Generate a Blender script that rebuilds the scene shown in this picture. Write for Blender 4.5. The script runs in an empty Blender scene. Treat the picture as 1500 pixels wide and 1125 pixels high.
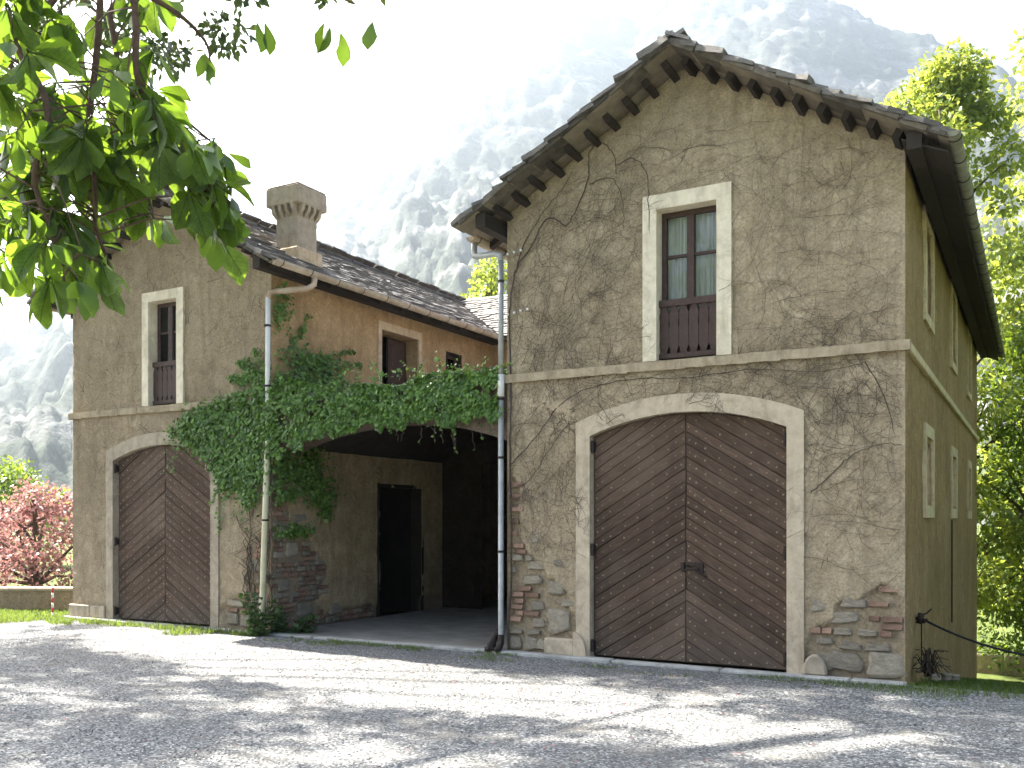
import bpy, math, random
import numpy as np
from mathutils import Vector, Matrix

random.seed(7)
rng = np.random.default_rng(7)
scene = bpy.context.scene
COL = scene.collection

# ------------------------------------------------------------------ camera, sky, sun, exposure
CAM = Vector((1.193, -10.376, 1.70))
YAW = math.radians(29.45)
FWD = Vector((-math.sin(YAW), math.cos(YAW), 0.0))
RGT = Vector((math.cos(YAW), math.sin(YAW), 0.0))
cam_data = bpy.data.cameras.new("camera")
cam_data.sensor_width = 36.0
cam_data.lens = 36.0 * 1364.0 / 1500.0
cam_data.shift_y = (762.0 - 562.5) / 1500.0
cam_data.clip_start = 0.05
cam_data.clip_end = 6000.0
cam = bpy.data.objects.new("camera", cam_data)
COL.objects.link(cam)
cam.location = CAM
cam.rotation_euler = (math.radians(90), 0, YAW)
scene.camera = cam

SUN_DIR = Vector((-1.0, 0.10, 1.0)).normalized()          # towards the sun
sun_el = math.asin(SUN_DIR.z)
sun_rot = math.atan2(SUN_DIR.x, SUN_DIR.y)
world = bpy.data.worlds.new("World")
scene.world = world
world.use_nodes = True
wn = world.node_tree
bg = wn.nodes["Background"]
sky = wn.nodes.new("ShaderNodeTexSky")
sky.sky_type = 'NISHITA'
sky.sun_disc = False
sky.sun_elevation = sun_el
sky.sun_rotation = sun_rot
sky.air_density = 1.0
sky.dust_density = 5.0
wn.links.new(sky.outputs[0], bg.inputs[0])
bg.inputs[1].default_value = 0.065
sun_data = bpy.data.lights.new("sun", 'SUN')
sun_data.energy = 5.0
sun_data.angle = math.radians(0.55)
sun_data.color = (1.0, 0.94, 0.84)
sun = bpy.data.objects.new("sun", sun_data)
COL.objects.link(sun)
sun.location = (-30, 5, 40)
sun.rotation_euler = (-SUN_DIR).to_track_quat('-Z', 'Y').to_euler()

vs = scene.view_settings
vs.view_transform = 'Standard'
vs.look = 'None'
vs.gamma = 1.0
vs.exposure = 2.85
vs.use_curve_mapping = False
scene.cycles.volume_bounces = 0
scene.cycles.max_bounces = 8
scene.cycles.diffuse_bounces = 4
scene.cycles.transparent_max_bounces = 12

# ------------------------------------------------------------------ helpers
def link(o, parent=None):
    COL.objects.link(o)
    if parent is not None:
        o.parent = parent
    return o

def tag(o, label=None, cat=None, group=None, kind=None):
    if label: o['label'] = label
    if cat: o['category'] = cat
    if group: o['group'] = group
    if kind: o['kind'] = kind
    return o

def empty(name, loc, label, cat, group=None):
    o = bpy.data.objects.new(name, None)
    o.empty_display_size = 0.2
    o.location = loc
    COL.objects.link(o)
    return tag(o, label, cat, group)

class MB:
    def __init__(s):
        s.v = []; s.f = []
    def add(s, vs_, fs):
        b = len(s.v)
        s.v.extend([tuple(p) for p in vs_])
        s.f.extend([tuple(i + b for i in f) for f in fs])
        return s
    def box(s, x0, x1, y0, y1, z0, z1):
        v = [(x0,y0,z0),(x1,y0,z0),(x1,y1,z0),(x0,y1,z0),(x0,y0,z1),(x1,y0,z1),(x1,y1,z1),(x0,y1,z1)]
        return s.add(v, [(3,2,1,0),(4,5,6,7),(0,1,5,4),(1,2,6,5),(2,3,7,6),(3,0,4,7)])
    def prism(s, poly, off):
        """poly: list of 3D points (planar), off: extrusion vector"""
        n = len(poly); off = Vector(off)
        a = [Vector(p) for p in poly]
        v = a + [p + off for p in a]
        f = [tuple(range(n - 1, -1, -1)), tuple(range(n, 2 * n))]
        for i in range(n):
            j = (i + 1) % n
            f.append((i, j, n + j, n + i))
        return s.add(v, f)
    def tube(s, pts, r, sides=6, cap=True):
        pts = [Vector(p) for p in pts]
        n = len(pts)
        rs = r if hasattr(r, '__len__') else [r] * n
        prev = None; vs_ = []
        for i, p in enumerate(pts):
            d = (pts[min(i + 1, n - 1)] - pts[max(i - 1, 0)])
            if d.length < 1e-9: d = Vector((0, 0, 1))
            d.normalize()
            if prev is None:
                u = d.orthogonal().normalized()
            else:
                u = (prev - d * prev.dot(d))
                u = u.normalized() if u.length > 1e-6 else d.orthogonal().normalized()
            prev = u
            w = d.cross(u)
            for k in range(sides):
                a = 2 * math.pi * k / sides
                vs_.append(p + (u * math.cos(a) + w * math.sin(a)) * rs[i])
        fs = []
        for i in range(n - 1):
            for k in range(sides):
                a = i * sides + k; b = i * sides + (k + 1) % sides
                fs.append((a, b, b + sides, a + sides))
        if cap:
            fs.append(tuple(range(sides - 1, -1, -1)))
            fs.append(tuple((n - 1) * sides + k for k in range(sides)))
        return s.add(vs_, fs)
    def mesh(s, name, mat, smooth=False):
        me = bpy.data.meshes.new(name)
        me.from_pydata(s.v, [], s.f)
        if smooth:
            me.polygons.foreach_set('use_smooth', [True] * len(me.polygons))
        if mat: me.materials.append(mat)
        me.update()
        return me
    def build(s, name, mat, parent=None, smooth=False, bevel=0.0):
        o = bpy.data.objects.new(name, s.mesh(name, mat, smooth))
        link(o, parent)
        if bevel:
            m = o.modifiers.new('bevel', 'BEVEL'); m.width = bevel; m.segments = 1; m.limit_method = 'ANGLE'
        return o

def hash2(ix, iy, seed):
    h = (ix.astype(np.int64) * 374761393 + iy.astype(np.int64) * 668265263 + seed * 1442695041) & 0x7fffffff
    h = ((h ^ (h >> 13)) * 1274126177) & 0x7fffffff
    h = h ^ (h >> 16)
    return (h & 0xffffff) / float(0xffffff)

def vnoise(x, y, seed=0):
    x = np.asarray(x, float); y = np.asarray(y, float)
    ix = np.floor(x); iy = np.floor(y)
    fx = x - ix; fy = y - iy
    fx = fx * fx * (3 - 2 * fx); fy = fy * fy * (3 - 2 * fy)
    a = hash2(ix, iy, seed); b = hash2(ix + 1, iy, seed)
    c = hash2(ix, iy + 1, seed); d = hash2(ix + 1, iy + 1, seed)
    return (a * (1 - fx) + b * fx) * (1 - fy) + (c * (1 - fx) + d * fx) * fy

def fbm(x, y, seed=0, oct=4, gain=0.5):
    t = 0.0; a = 1.0; n = 0.0
    for i in range(oct):
        t = t + a * vnoise(x * 2 ** i, y * 2 ** i, seed + i * 17)
        n += a; a *= gain
    return t / n

def big_mesh(name, V, F, mat, smooth=False):
    """V (n,3) array, F (m,k) array"""
    V = np.asarray(V, np.float32); F = np.asarray(F, np.int32)
    me = bpy.data.meshes.new(name)
    k = F.shape[1]
    me.vertices.add(len(V)); me.vertices.foreach_set('co', V.ravel())
    me.loops.add(F.size); me.loops.foreach_set('vertex_index', F.ravel())
    me.polygons.add(len(F))
    me.polygons.foreach_set('loop_start', np.arange(0, F.size, k, dtype=np.int32))
    if smooth: me.polygons.foreach_set('use_smooth', np.ones(len(F), bool))
    if mat: me.materials.append(mat)
    me.update(calc_edges=True)
    me.validate()
    return me

# ------------------------------------------------------------------ materials
class NT:
    def __init__(s, name):
        s.m = bpy.data.materials.new(name); s.m.use_nodes = True
        s.t = s.m.node_tree; s.b = s.t.nodes['Principled BSDF']; s.out = s.t.nodes['Material Output']
    def n(s, typ, **kw):
        o = s.t.nodes.new(typ)
        for k, v in kw.items(): setattr(o, k, v)
        return o
    def l(s, a, b): s.t.links.new(a, b)
    def coord(s):
        if not hasattr(s, '_c'):
            s._c = s.n('ShaderNodeTexCoord').outputs['Object']
        return s._c
    def world(s):
        if not hasattr(s, '_w'):
            s._w = s.n('ShaderNodeNewGeometry').outputs['Position']
        return s._w
    def noise(s, scale, detail=4, rough=0.55, vec=None, dist=0.0, stretch=None):
        o = s.n('ShaderNodeTexNoise'); o.inputs['Scale'].default_value = scale
        o.inputs['Detail'].default_value = detail; o.inputs['Roughness'].default_value = rough
        o.inputs['Distortion'].default_value = dist
        v = vec if vec is not None else s.coord()
        if stretch:
            mp = s.n('ShaderNodeMapping'); mp.inputs['Scale'].default_value = stretch
            s.l(v, mp.inputs[0]); v = mp.outputs[0]
        s.l(v, o.inputs['Vector'])
        return o.outputs['Fac']
    def voro(s, scale, vec=None, feat='F1', out='Distance'):
        o = s.n('ShaderNodeTexVoronoi', feature=feat); o.inputs['Scale'].default_value = scale
        s.l(vec if vec is not None else s.coord(), o.inputs['Vector'])
        return o.outputs[out]
    def ramp(s, fac, stops):
        o = s.n('ShaderNodeValToRGB'); e = o.color_ramp.elements
        while len(e) < len(stops): e.new(0.5)
        for i, (p, c) in enumerate(stops):
            e[i].position = p
            c = (c, c, c) if not hasattr(c, '__len__') else c
            e[i].color = (*c, 1)
        s.l(fac, o.inputs[0]); return o.outputs[0]
    def mix(s, fac, a, b, typ='MIX'):
        o = s.n('ShaderNodeMix', data_type='RGBA', blend_type=typ)
        for sock, v in ((o.inputs[0], fac), (o.inputs[6], a), (o.inputs[7], b)):
            if hasattr(v, 'is_linked'): s.l(v, sock)
            elif hasattr(v, '__len__'): sock.default_value = (*v, 1)
            else: sock.default_value = v
        return o.outputs[2]
    def math(s, op, a, b=0.0):
        o = s.n('ShaderNodeMath', operation=op)
        for sock, v in ((o.inputs[0], a), (o.inputs[1], b)):
            if hasattr(v, 'is_linked'): s.l(v, sock)
            else: sock.default_value = v
        return o.outputs[0]
    def bump(s, h, strength=0.5, dist=0.01, prev=None):
        o = s.n('ShaderNodeBump'); o.inputs['Strength'].default_value = strength; o.inputs['Distance'].default_value = dist
        s.l(h, o.inputs['Height'])
        if prev is not None: s.l(prev, o.inputs['Normal'])
        return o.outputs[0]
    def fin(s, col=None, rough=0.9, normal=None, spec=0.3, metal=0.0):
        if col is not None:
            if hasattr(col, 'is_linked'): s.l(col, s.b.inputs['Base Color'])
            else: s.b.inputs['Base Color'].default_value = (*col, 1)
        if hasattr(rough, 'is_linked'): s.l(rough, s.b.inputs['Roughness'])
        else: s.b.inputs['Roughness'].default_value = rough
        s.b.inputs['Specular IOR Level'].default_value = spec
        s.b.inputs['Metallic'].default_value = metal
        if normal is not None: s.l(normal, s.b.inputs['Normal'])
        return s.m

def plaster(name, dark, mid, light, bare=(0.40, 0.315, 0.21), tint=None):
    t = NT(name)
    a = t.noise(0.75, 5, 0.6); b = t.noise(5.5, 6, 0.65, dist=0.6); c = t.noise(38, 4, 0.7)
    col = t.ramp(a, [(0.32, dark), (0.5, mid), (0.7, light)])
    col2 = t.ramp(b, [(0.3, dark), (0.52, mid), (0.72, light)])
    col = t.mix(0.55, col, col2)
    col = t.mix(0.65, col, t.ramp(c, [(0.28, 0.2), (0.5, 0.5), (0.75, 0.75)]), 'OVERLAY')
    # vertical rain streaks
    st = t.noise(1.0, 4, 0.6, stretch=(7, 7, 0.5))
    bl = t.noise(0.55, 6, 0.7, dist=0.8)
    col = t.mix(t.ramp(bl, [(0.50, 0.0), (0.66, 0.32)]), col, tuple(x * 0.62 for x in mid))
    col = t.mix(t.ramp(st, [(0.50, 0.0), (0.72, 0.5)]), col, tuple(x * 0.55 for x in mid))
    # pale worn scabs
    sc = t.noise(2.3, 7, 0.7, dist=1.2)
    col = t.mix(t.ramp(sc, [(0.62, 0.0), (0.70, 0.45)]), col, tuple(min(1, x * 1.35) for x in light))
    if tint:
        tn = t.noise(1.1, 3, 0.5)
        col = t.mix(t.ramp(tn, [(0.35, 0.15), (0.65, 0.75)]), col, tint)
    at = t.n('ShaderNodeAttribute', attribute_name='bare').outputs['Fac']
    br = t.ramp(t.noise(22, 4, 0.7), [(0.3, tuple(x * 0.55 for x in bare)), (0.65, bare), (0.8, tuple(x * 1.25 for x in bare))])
    col = t.mix(at, col, br)
    n0 = t.bump(t.noise(5.5, 6, 0.72, dist=1.1), 0.8, 0.06)
    n1 = t.bump(t.noise(17, 6, 0.72, dist=0.6), 0.7, 0.025, n0)
    n2 = t.bump(t.noise(85, 3, 0.7), 0.5, 0.007, n1)
    return t.fin(col, 0.95, n2, 0.15)

def simple(name, c0, c1, scale=12, rough=0.85, bump=0.3, bscale=None, spec=0.3, rnd=0.0, stretch=None, metal=0.0, dist=0.006, stain=0.0):
    t = NT(name)
    f = t.noise(scale, 6, 0.65, stretch=stretch)
    col = t.ramp(f, [(0.3, c0), (0.7, c1)])
    if stain:
        a = t.noise(2.2, 7, 0.72, dist=1.0); b = t.noise(1.0, 5, 0.65, stretch=(9, 9, 0.9))
        col = t.mix(t.ramp(a, [(0.50, 0.0), (0.66, stain)]), col, tuple(x * 0.52 for x in c0))
        col = t.mix(t.ramp(b, [(0.52, 0.0), (0.70, stain * .8)]), col, (c0[0] * .5, c0[1] * .47, c0[2] * .42))
        d = t.noise(26, 5, 0.75)
        col = t.mix(t.ramp(d, [(0.60, 0.0), (0.68, stain)]), col, tuple(x * 0.45 for x in c0))
    if rnd:
        r = t.n('ShaderNodeObjectInfo').outputs['Random']
        col = t.mix(1.0, col, t.ramp(r, [(0.0, 1 - rnd), (1.0, 1.0)]), 'MULTIPLY')
    nrm = t.bump(t.noise(bscale or scale * 3, 5, 0.7, stretch=stretch), bump, dist)
    return t.fin(col, rough, nrm, spec, metal)

def leaf_mat(name, c_dark, c_light, trans=(0.35, 0.5, 0.05), tfac=0.45, rough=0.45, island=True, spec=0.4):
    t = NT(name)
    if island: r = t.n('ShaderNodeNewGeometry').outputs['Random Per Island']
    else: r = t.n('ShaderNodeObjectInfo').outputs['Random']
    col = t.ramp(r, [(0.0, c_dark), (1.0, c_light)])
    col = t.mix(0.35, col, t.ramp(t.noise(60, 3), [(0.3, 0.2), (0.7, 0.75)]), 'OVERLAY')
    vein = (1, 1, 1)
    if not island:      # midrib and side veins of the big near leaves, in the leaf's own coordinates
        sp = t.n('ShaderNodeSeparateXYZ'); t.l(t.coord(), sp.inputs[0])
        ax = t.math('ABSOLUTE', sp.outputs[0])
        ph = t.math('FRACT', t.math('SUBTRACT', t.math('MULTIPLY', sp.outputs[1], 10.0), t.math('MULTIPLY', ax, 9.0)))
        v1 = t.ramp(ph, [(0.0, 0.62), (0.10, 1.0), (0.9, 1.0), (1.0, 0.62)])
        v2 = t.ramp(ax, [(0.0, 0.5), (0.022, 1.0)])
        vein = t.mix(1.0, v1, v2, 'MULTIPLY')
        vein = t.mix(1.0, vein, t.ramp(t.noise(4, 4, 0.6), [(0.35, 0.6), (0.6, 1.0)]), 'MULTIPLY')
        col = t.mix(1.0, col, vein, 'MULTIPLY')
    t.fin(col, rough, None, spec)
    tr = t.n('ShaderNodeBsdfTranslucent')
    tc = t.mix(1.0, t.ramp(r, [(0.0, tuple(x * 0.55 for x in trans)), (1.0, trans)]), vein, 'MULTIPLY')
    t.l(tc, tr.inputs[0])
    mx = t.n('ShaderNodeMixShader'); mx.inputs[0].default_value = tfac
    t.l(t.b.outputs[0], mx.inputs[1]); t.l(tr.outputs[0], mx.inputs[2])
    t.l(mx.outputs[0], t.out.inputs[0])
    return t.m

M = {}
M['plaster'] = plaster('render_weathered', (0.28, 0.216, 0.137), (0.43, 0.34, 0.226), (0.57, 0.465, 0.325))
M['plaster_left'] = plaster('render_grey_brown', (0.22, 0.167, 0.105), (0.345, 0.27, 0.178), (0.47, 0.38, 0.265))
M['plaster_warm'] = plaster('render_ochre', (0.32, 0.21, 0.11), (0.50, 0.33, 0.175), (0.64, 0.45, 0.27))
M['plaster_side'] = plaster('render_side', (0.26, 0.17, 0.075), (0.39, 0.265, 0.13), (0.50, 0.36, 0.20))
M['plaster_inner'] = plaster('render_inner', (0.28, 0.20, 0.115), (0.50, 0.375, 0.22), (0.66, 0.52, 0.33), bare=(0.42, 0.32, 0.22))
M['plaster_soffit'] = plaster('render_dark_brown', (0.10, 0.075, 0.055), (0.17, 0.125, 0.092), (0.24, 0.18, 0.135))  # darker brown plaster for the portico arch
M['plaster_shade'] = plaster('render_portico_shade', (0.016, 0.013, 0.009), (0.032, 0.025, 0.018), (0.055, 0.043, 0.032))  # near-black colour carries the deep shade inside the portico
M['trim'] = simple('trim_lime', (0.42, 0.335, 0.235), (0.58, 0.48, 0.355), 9, 0.85, 0.3, stain=0.55)
M['trim_white'] = simple('trim_lime_white', (0.62, 0.53, 0.39), (0.80, 0.71, 0.55), 9, 0.85, 0.25, stain=0.4)
M['trim_grey'] = simple('trim_stone_grey', (0.30, 0.245, 0.18), (0.44, 0.37, 0.28), 9, 0.9, 0.35, stain=0.55)
M['trim_side'] = simple('trim_side', (0.54, 0.42, 0.25), (0.70, 0.57, 0.37), 8, 0.9, 0.2, stain=0.55)
M['trim_warm'] = simple('trim_ochre', (0.48, 0.35, 0.22), (0.66, 0.52, 0.36), 8, 0.9, 0.2, stain=0.55)
M['string'] = simple('string_course_cement', (0.30, 0.235, 0.15), (0.46, 0.375, 0.26), 10, 0.92, 0.6, dist=0.012, stain=0.55)
M['concrete'] = simple('concrete', (0.30, 0.29, 0.27), (0.46, 0.45, 0.42), 4, 0.9, 0.3, stain=0.55)
M['floor'] = simple('portico_floor', (0.17, 0.155, 0.135), (0.29, 0.27, 0.24), 2.5, 0.8, 0.3)
M['brick'] = simple('brick_clay', (0.24, 0.145, 0.10), (0.42, 0.27, 0.195), 14, 0.95, 0.7, 40, 0.2, rnd=0.45)
M['stone'] = simple('field_stone', (0.27, 0.23, 0.17), (0.47, 0.405, 0.31), 7, 0.95, 0.8, 18, 0.2, rnd=0.4, dist=0.02)
M['slate'] = simple('stone_slate', (0.10, 0.088, 0.078), (0.26, 0.232, 0.205), 6, 0.62, 0.7, 16, 0.4, rnd=0.5, dist=0.012)
M['flag'] = simple('verge_stone', (0.09, 0.075, 0.058), (0.22, 0.185, 0.145), 7, 0.85, 0.8, 20, 0.2, rnd=0.5, dist=0.02)
M['deck'] = simple('roof_underside', (0.16, 0.13, 0.092), (0.29, 0.24, 0.175), 5, 0.9, 0.5)
M['old_wood'] = simple('old_beam', (0.022, 0.016, 0.012), (0.05, 0.038, 0.03), 8, 0.85, 0.5, stretch=(12, 1, 12))
M['win_wood'] = simple('window_wood', (0.045, 0.026, 0.02), (0.085, 0.052, 0.042), 14, 0.6, 0.3)
M['iron'] = simple('old_iron', (0.018, 0.014, 0.012), (0.05, 0.036, 0.03), 30, 0.6, 0.3, metal=0.3)
M['stud'] = simple('rusty_stud', (0.19, 0.14, 0.092), (0.44, 0.34, 0.23), 30, 0.55, 0.2, metal=0.3)
M['pipe_grey'] = simple('zinc_pipe', (0.30, 0.30, 0.295), (0.46, 0.46, 0.45), 7, 0.5, 0.1, metal=0.4)
M['pipe_white'] = simple('pale_pipe', (0.66, 0.64, 0.60), (0.78, 0.76, 0.72), 7, 0.5, 0.05)
M['pipe_yellow'] = simple('painted_pipe', (0.50, 0.45, 0.27), (0.63, 0.58, 0.39), 6, 0.55, 0.1)
M['gutter'] = simple('gutter_copper', (0.36, 0.25, 0.17), (0.60, 0.48, 0.36), 6, 0.55, 0.15)
M['gutter_green'] = simple('gutter_patina', (0.13, 0.125, 0.08), (0.25, 0.24, 0.165), 6, 0.55, 0.15)
M['porcelain'] = simple('porcelain', (0.7, 0.7, 0.68), (0.8, 0.8, 0.78), 6, 0.25, 0.0)
M['curtain'] = simple('lace_curtain', (0.62, 0.60, 0.55), (0.88, 0.86, 0.80), 30, 0.9, 0.5, stretch=(1.5, 1, 0.1))
M['black_room'] = simple('interior_shade', (0.008, 0.007, 0.006), (0.018, 0.015, 0.012), 4, 0.98, 0.1, spec=0.03)  # shade of unlit rooms painted in as a near-black colour
M['rope'] = simple('black_rope', (0.012, 0.011, 0.011), (0.03, 0.028, 0.028), 50, 0.8, 0.5)
M['stem'] = simple('creeper_stem', (0.05, 0.036, 0.028), (0.12, 0.09, 0.07), 20, 0.95, 0.3)
M['bark'] = simple('bark', (0.055, 0.04, 0.03), (0.14, 0.105, 0.08), 9, 0.95, 0.9, 20, dist=0.02)
M['twig'] = simple('twig_bark', (0.06, 0.035, 0.025), (0.14, 0.085, 0.06), 25, 0.9, 0.4)
M['red_paint'] = simple('red_paint', (0.36, 0.035, 0.03), (0.46, 0.06, 0.05), 20, 0.5, 0.05)
M['white_paint'] = simple('white_paint', (0.68, 0.67, 0.64), (0.78, 0.77, 0.74), 20, 0.5, 0.05)

def gate_wood():
    t = NT('gate_wood')
    g = t.noise(5, 6, 0.65, stretch=(1.0, 12, 18))
    col = t.ramp(g, [(0.25, (0.042, 0.026, 0.018)), (0.5, (0.095, 0.060, 0.042)), (0.8, (0.20, 0.138, 0.10))])
    w = t.noise(1.1, 5, 0.6, vec=t.world())
    col = t.mix(t.ramp(w, [(0.45, 0.0), (0.72, 0.45)]), col, (0.19, 0.14, 0.105))
    # grey weathering towards the foot, where rain splashes it
    sep = t.n('ShaderNodeSeparateXYZ'); t.l(t.world(), sep.inputs[0])
    wz = t.math('ADD', sep.outputs[2], t.math('MULTIPLY', t.noise(3.0, 4, 0.6, vec=t.world()), 0.6))
    col = t.mix(t.ramp(wz, [(0.25, 0.55), (0.75, 0.0)]), col, (0.155, 0.125, 0.10))
    r = t.n('ShaderNodeObjectInfo').outputs['Random']
    col = t.mix(1.0, col, t.ramp(r, [(0.0, 0.72), (1.0, 1.16)]), 'MULTIPLY')
    fine = t.noise(9, 5, 0.7, stretch=(1.0, 30, 40))
    col = t.mix(0.6, col, t.ramp(fine, [(0.3, 0.28), (0.7, 0.68)]), 'OVERLAY')
    nr = t.bump(fine, 0.5, 0.005, t.bump(g, 0.5, 0.008))
    return t.fin(col, 0.75, nr, 0.18)
M['gate_wood'] = gate_wood()

def gravel_mat():
    t = NT('gravel')
    v = t.n('ShaderNodeTexVoronoi'); v.inputs['Scale'].default_value = 58
    t.l(t.coord(), v.inputs['Vector'])
    hv = t.n('ShaderNodeSeparateColor'); t.l(v.outputs['Color'], hv.inputs[0])
    col = t.ramp(hv.outputs[0], [(0.0, (0.06, 0.062, 0.064)), (0.45, (0.135, 0.137, 0.137)), (0.8, (0.25, 0.25, 0.247)), (1.0, (0.46, 0.455, 0.445))])
    big = t.noise(0.7, 5, 0.6)
    col = t.mix(0.45, col, t.ramp(big, [(0.3, 0.36), (0.7, 0.62)]), 'OVERLAY')
    ns = t.noise(1.6, 6, 0.65)
    col = t.mix(t.ramp(ns, [(0.52, 0.0), (0.70, 0.6)]), col, (0.16, 0.145, 0.122))
    hs = t.noise(0.28, 4, 0.6)
    col = t.mix(t.ramp(hs, [(0.35, 0.4), (0.6, 0.0)]), col, (0.10, 0.10, 0.098))
    h = t.math('SUBTRACT', 1.0, v.outputs['Distance'])
    n1 = t.bump(h, 0.45, 0.010)
    n2 = t.bump(t.noise(20, 5, 0.7), 0.25, 0.015, n1)
    return t.fin(col, 0.93, n2, 0.2)
M['gravel'] = gravel_mat()

def pebble_mat():
    t = NT('pebble_stone')
    r = t.n('ShaderNodeNewGeometry').outputs['Random Per Island']
    col = t.ramp(r, [(0.0, (0.075, 0.077, 0.08)), (0.5, (0.15, 0.151, 0.151)), (0.85, (0.26, 0.26, 0.256)), (1.0, (0.46, 0.455, 0.44))])
    return t.fin(col, 0.9, None, 0.2)
M['pebble'] = pebble_mat()

def field_mat():
    t = NT('meadow_ground')
    col = t.ramp(t.noise(1.3, 6, 0.65), [(0.3, (0.05, 0.07, 0.02)), (0.6, (0.11, 0.14, 0.04)), (0.8, (0.18, 0.17, 0.09))])
    return t.fin(col, 0.95, t.bump(t.noise(30, 4, 0.7), 0.8, 0.03), 0.1)
M['field'] = field_mat()

def mountain_mat():
    t = NT('mountain_slope')
    f = t.noise(0.014, 9, 0.66, stretch=(0.55, 0.55, 1.6), dist=0.4)
    forest = t.ramp(t.noise(0.12, 6, 0.7), [(0.3, (0.02, 0.026, 0.021)), (0.7, (0.065, 0.074, 0.058))])
    rock = t.ramp(t.noise(0.05, 8, 0.7, stretch=(1, 1, 0.4)), [(0.3, (0.09, 0.09, 0.088)), (0.7, (0.26, 0.255, 0.24))])
    col = t.mix(t.ramp(f, [(0.50, 0.0), (0.60, 0.85)]), forest, rock)
    n1 = t.bump(t.noise(0.16, 5, 0.65), 0.6, 3.5)
    return t.fin(col, 0.98, n1, 0.05)
M['mountain'] = mountain_mat()

M['ivy'] = leaf_mat('ivy_leaf', (0.038, 0.092, 0.016), (0.16, 0.285, 0.048), (0.22, 0.40, 0.04), 0.25, 0.42, spec=0.45)
M['weed'] = leaf_mat('weed_leaf', (0.03, 0.065, 0.02), (0.07, 0.13, 0.04), (0.15, 0.28, 0.03), 0.3, 0.5)
M['near_leaf'] = leaf_mat('hanging_leaf', (0.034, 0.080, 0.015), (0.085, 0.15, 0.03), (0.27, 0.43, 0.03), 0.5, 0.4, island=False)
M['near_leaf_mass'] = leaf_mat('hanging_leaf_mass', (0.034, 0.080, 0.015), (0.085, 0.15, 0.03), (0.27, 0.43, 0.03), 0.5, 0.4)
M['tree_leaf'] = leaf_mat('tree_leaf', (0.04, 0.085, 0.02), (0.09, 0.15, 0.035), (0.30, 0.42, 0.03), 0.45, 0.5)
M['shade_leaf'] = leaf_mat('shade_tree_leaf', (0.035, 0.07, 0.018), (0.07, 0.12, 0.03), (0.12, 0.17, 0.015), 0.2, 0.5)
M['acacia_leaf'] = leaf_mat('pale_tree_leaf', (0.07, 0.12, 0.022), (0.17, 0.22, 0.055), (0.50, 0.58, 0.08), 0.5, 0.5)
M['plum_leaf'] = leaf_mat('plum_leaf', (0.11, 0.05, 0.055), (0.40, 0.21, 0.195), (0.46, 0.22, 0.20), 0.4, 0.5)
M['grass'] = leaf_mat('grass_blade', (0.05, 0.095, 0.02), (0.115, 0.16, 0.045), (0.26, 0.36, 0.04), 0.4, 0.6)
M['dry'] = simple('dry_stalk', (0.03, 0.022, 0.016), (0.09, 0.07, 0.045), 20, 0.9, 0.4)

def glass_mat():
    t = NT('window_glass')
    fr = t.n('ShaderNodeFresnel'); fr.inputs['IOR'].default_value = 1.45
    tr = t.n('ShaderNodeBsdfTransparent'); tr.inputs[0].default_value = (0.82, 0.84, 0.83, 1)
    gl = t.n('ShaderNodeBsdfGlossy'); gl.inputs['Roughness'].default_value = 0.01
    bp = t.bump(t.noise(5, 2, 0.4), 0.12, 0.01)
    t.l(bp, gl.inputs['Normal'])
    mx = t.n('ShaderNodeMixShader')
    t.l(fr.outputs[0], mx.inputs[0]); t.l(tr.outputs[0], mx.inputs[1]); t.l(gl.outputs[0], mx.inputs[2])
    t.l(mx.outputs[0], t.out.inputs[0])
    return t.m
M['glass'] = glass_mat()

# ------------------------------------------------------------------ the lie of the land
def P(x, y, z): return Vector((x, y, z))
RW0, RW1 = -4.735, 0.0            # right wing, x range
LW0, LW1 = -13.46, -8.81          # left wing
DEPTH = 13.0
SL = 0.57                         # roof slope
EZ = 5.45                         # top of slates at the eave tip
RC, LC = (RW0 + RW1) / 2, (LW0 + LW1) / 2
HALF_R, HALF_L = 2.83, 2.795      # half widths with overhang
def ztop_r(x): return EZ + SL * (HALF_R - np.abs(x - RC))
def ztop_l(x): return EZ + SL * (HALF_L - np.abs(x - LC))

def ground_z(x, y):
    """level yard; beside and behind the right wing the lawn falls away, then climbs again"""
    f = np.clip((np.asarray(x, float) + 6) / 5, 0, 1); f = f * f * (3 - 2 * f)
    return f * np.interp(y, [0.3, 1.5, 13, 16, 22, 34, 60], [0, -0.12, -1.85, -2.1, -1.9, -0.6, 0.0])
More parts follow.
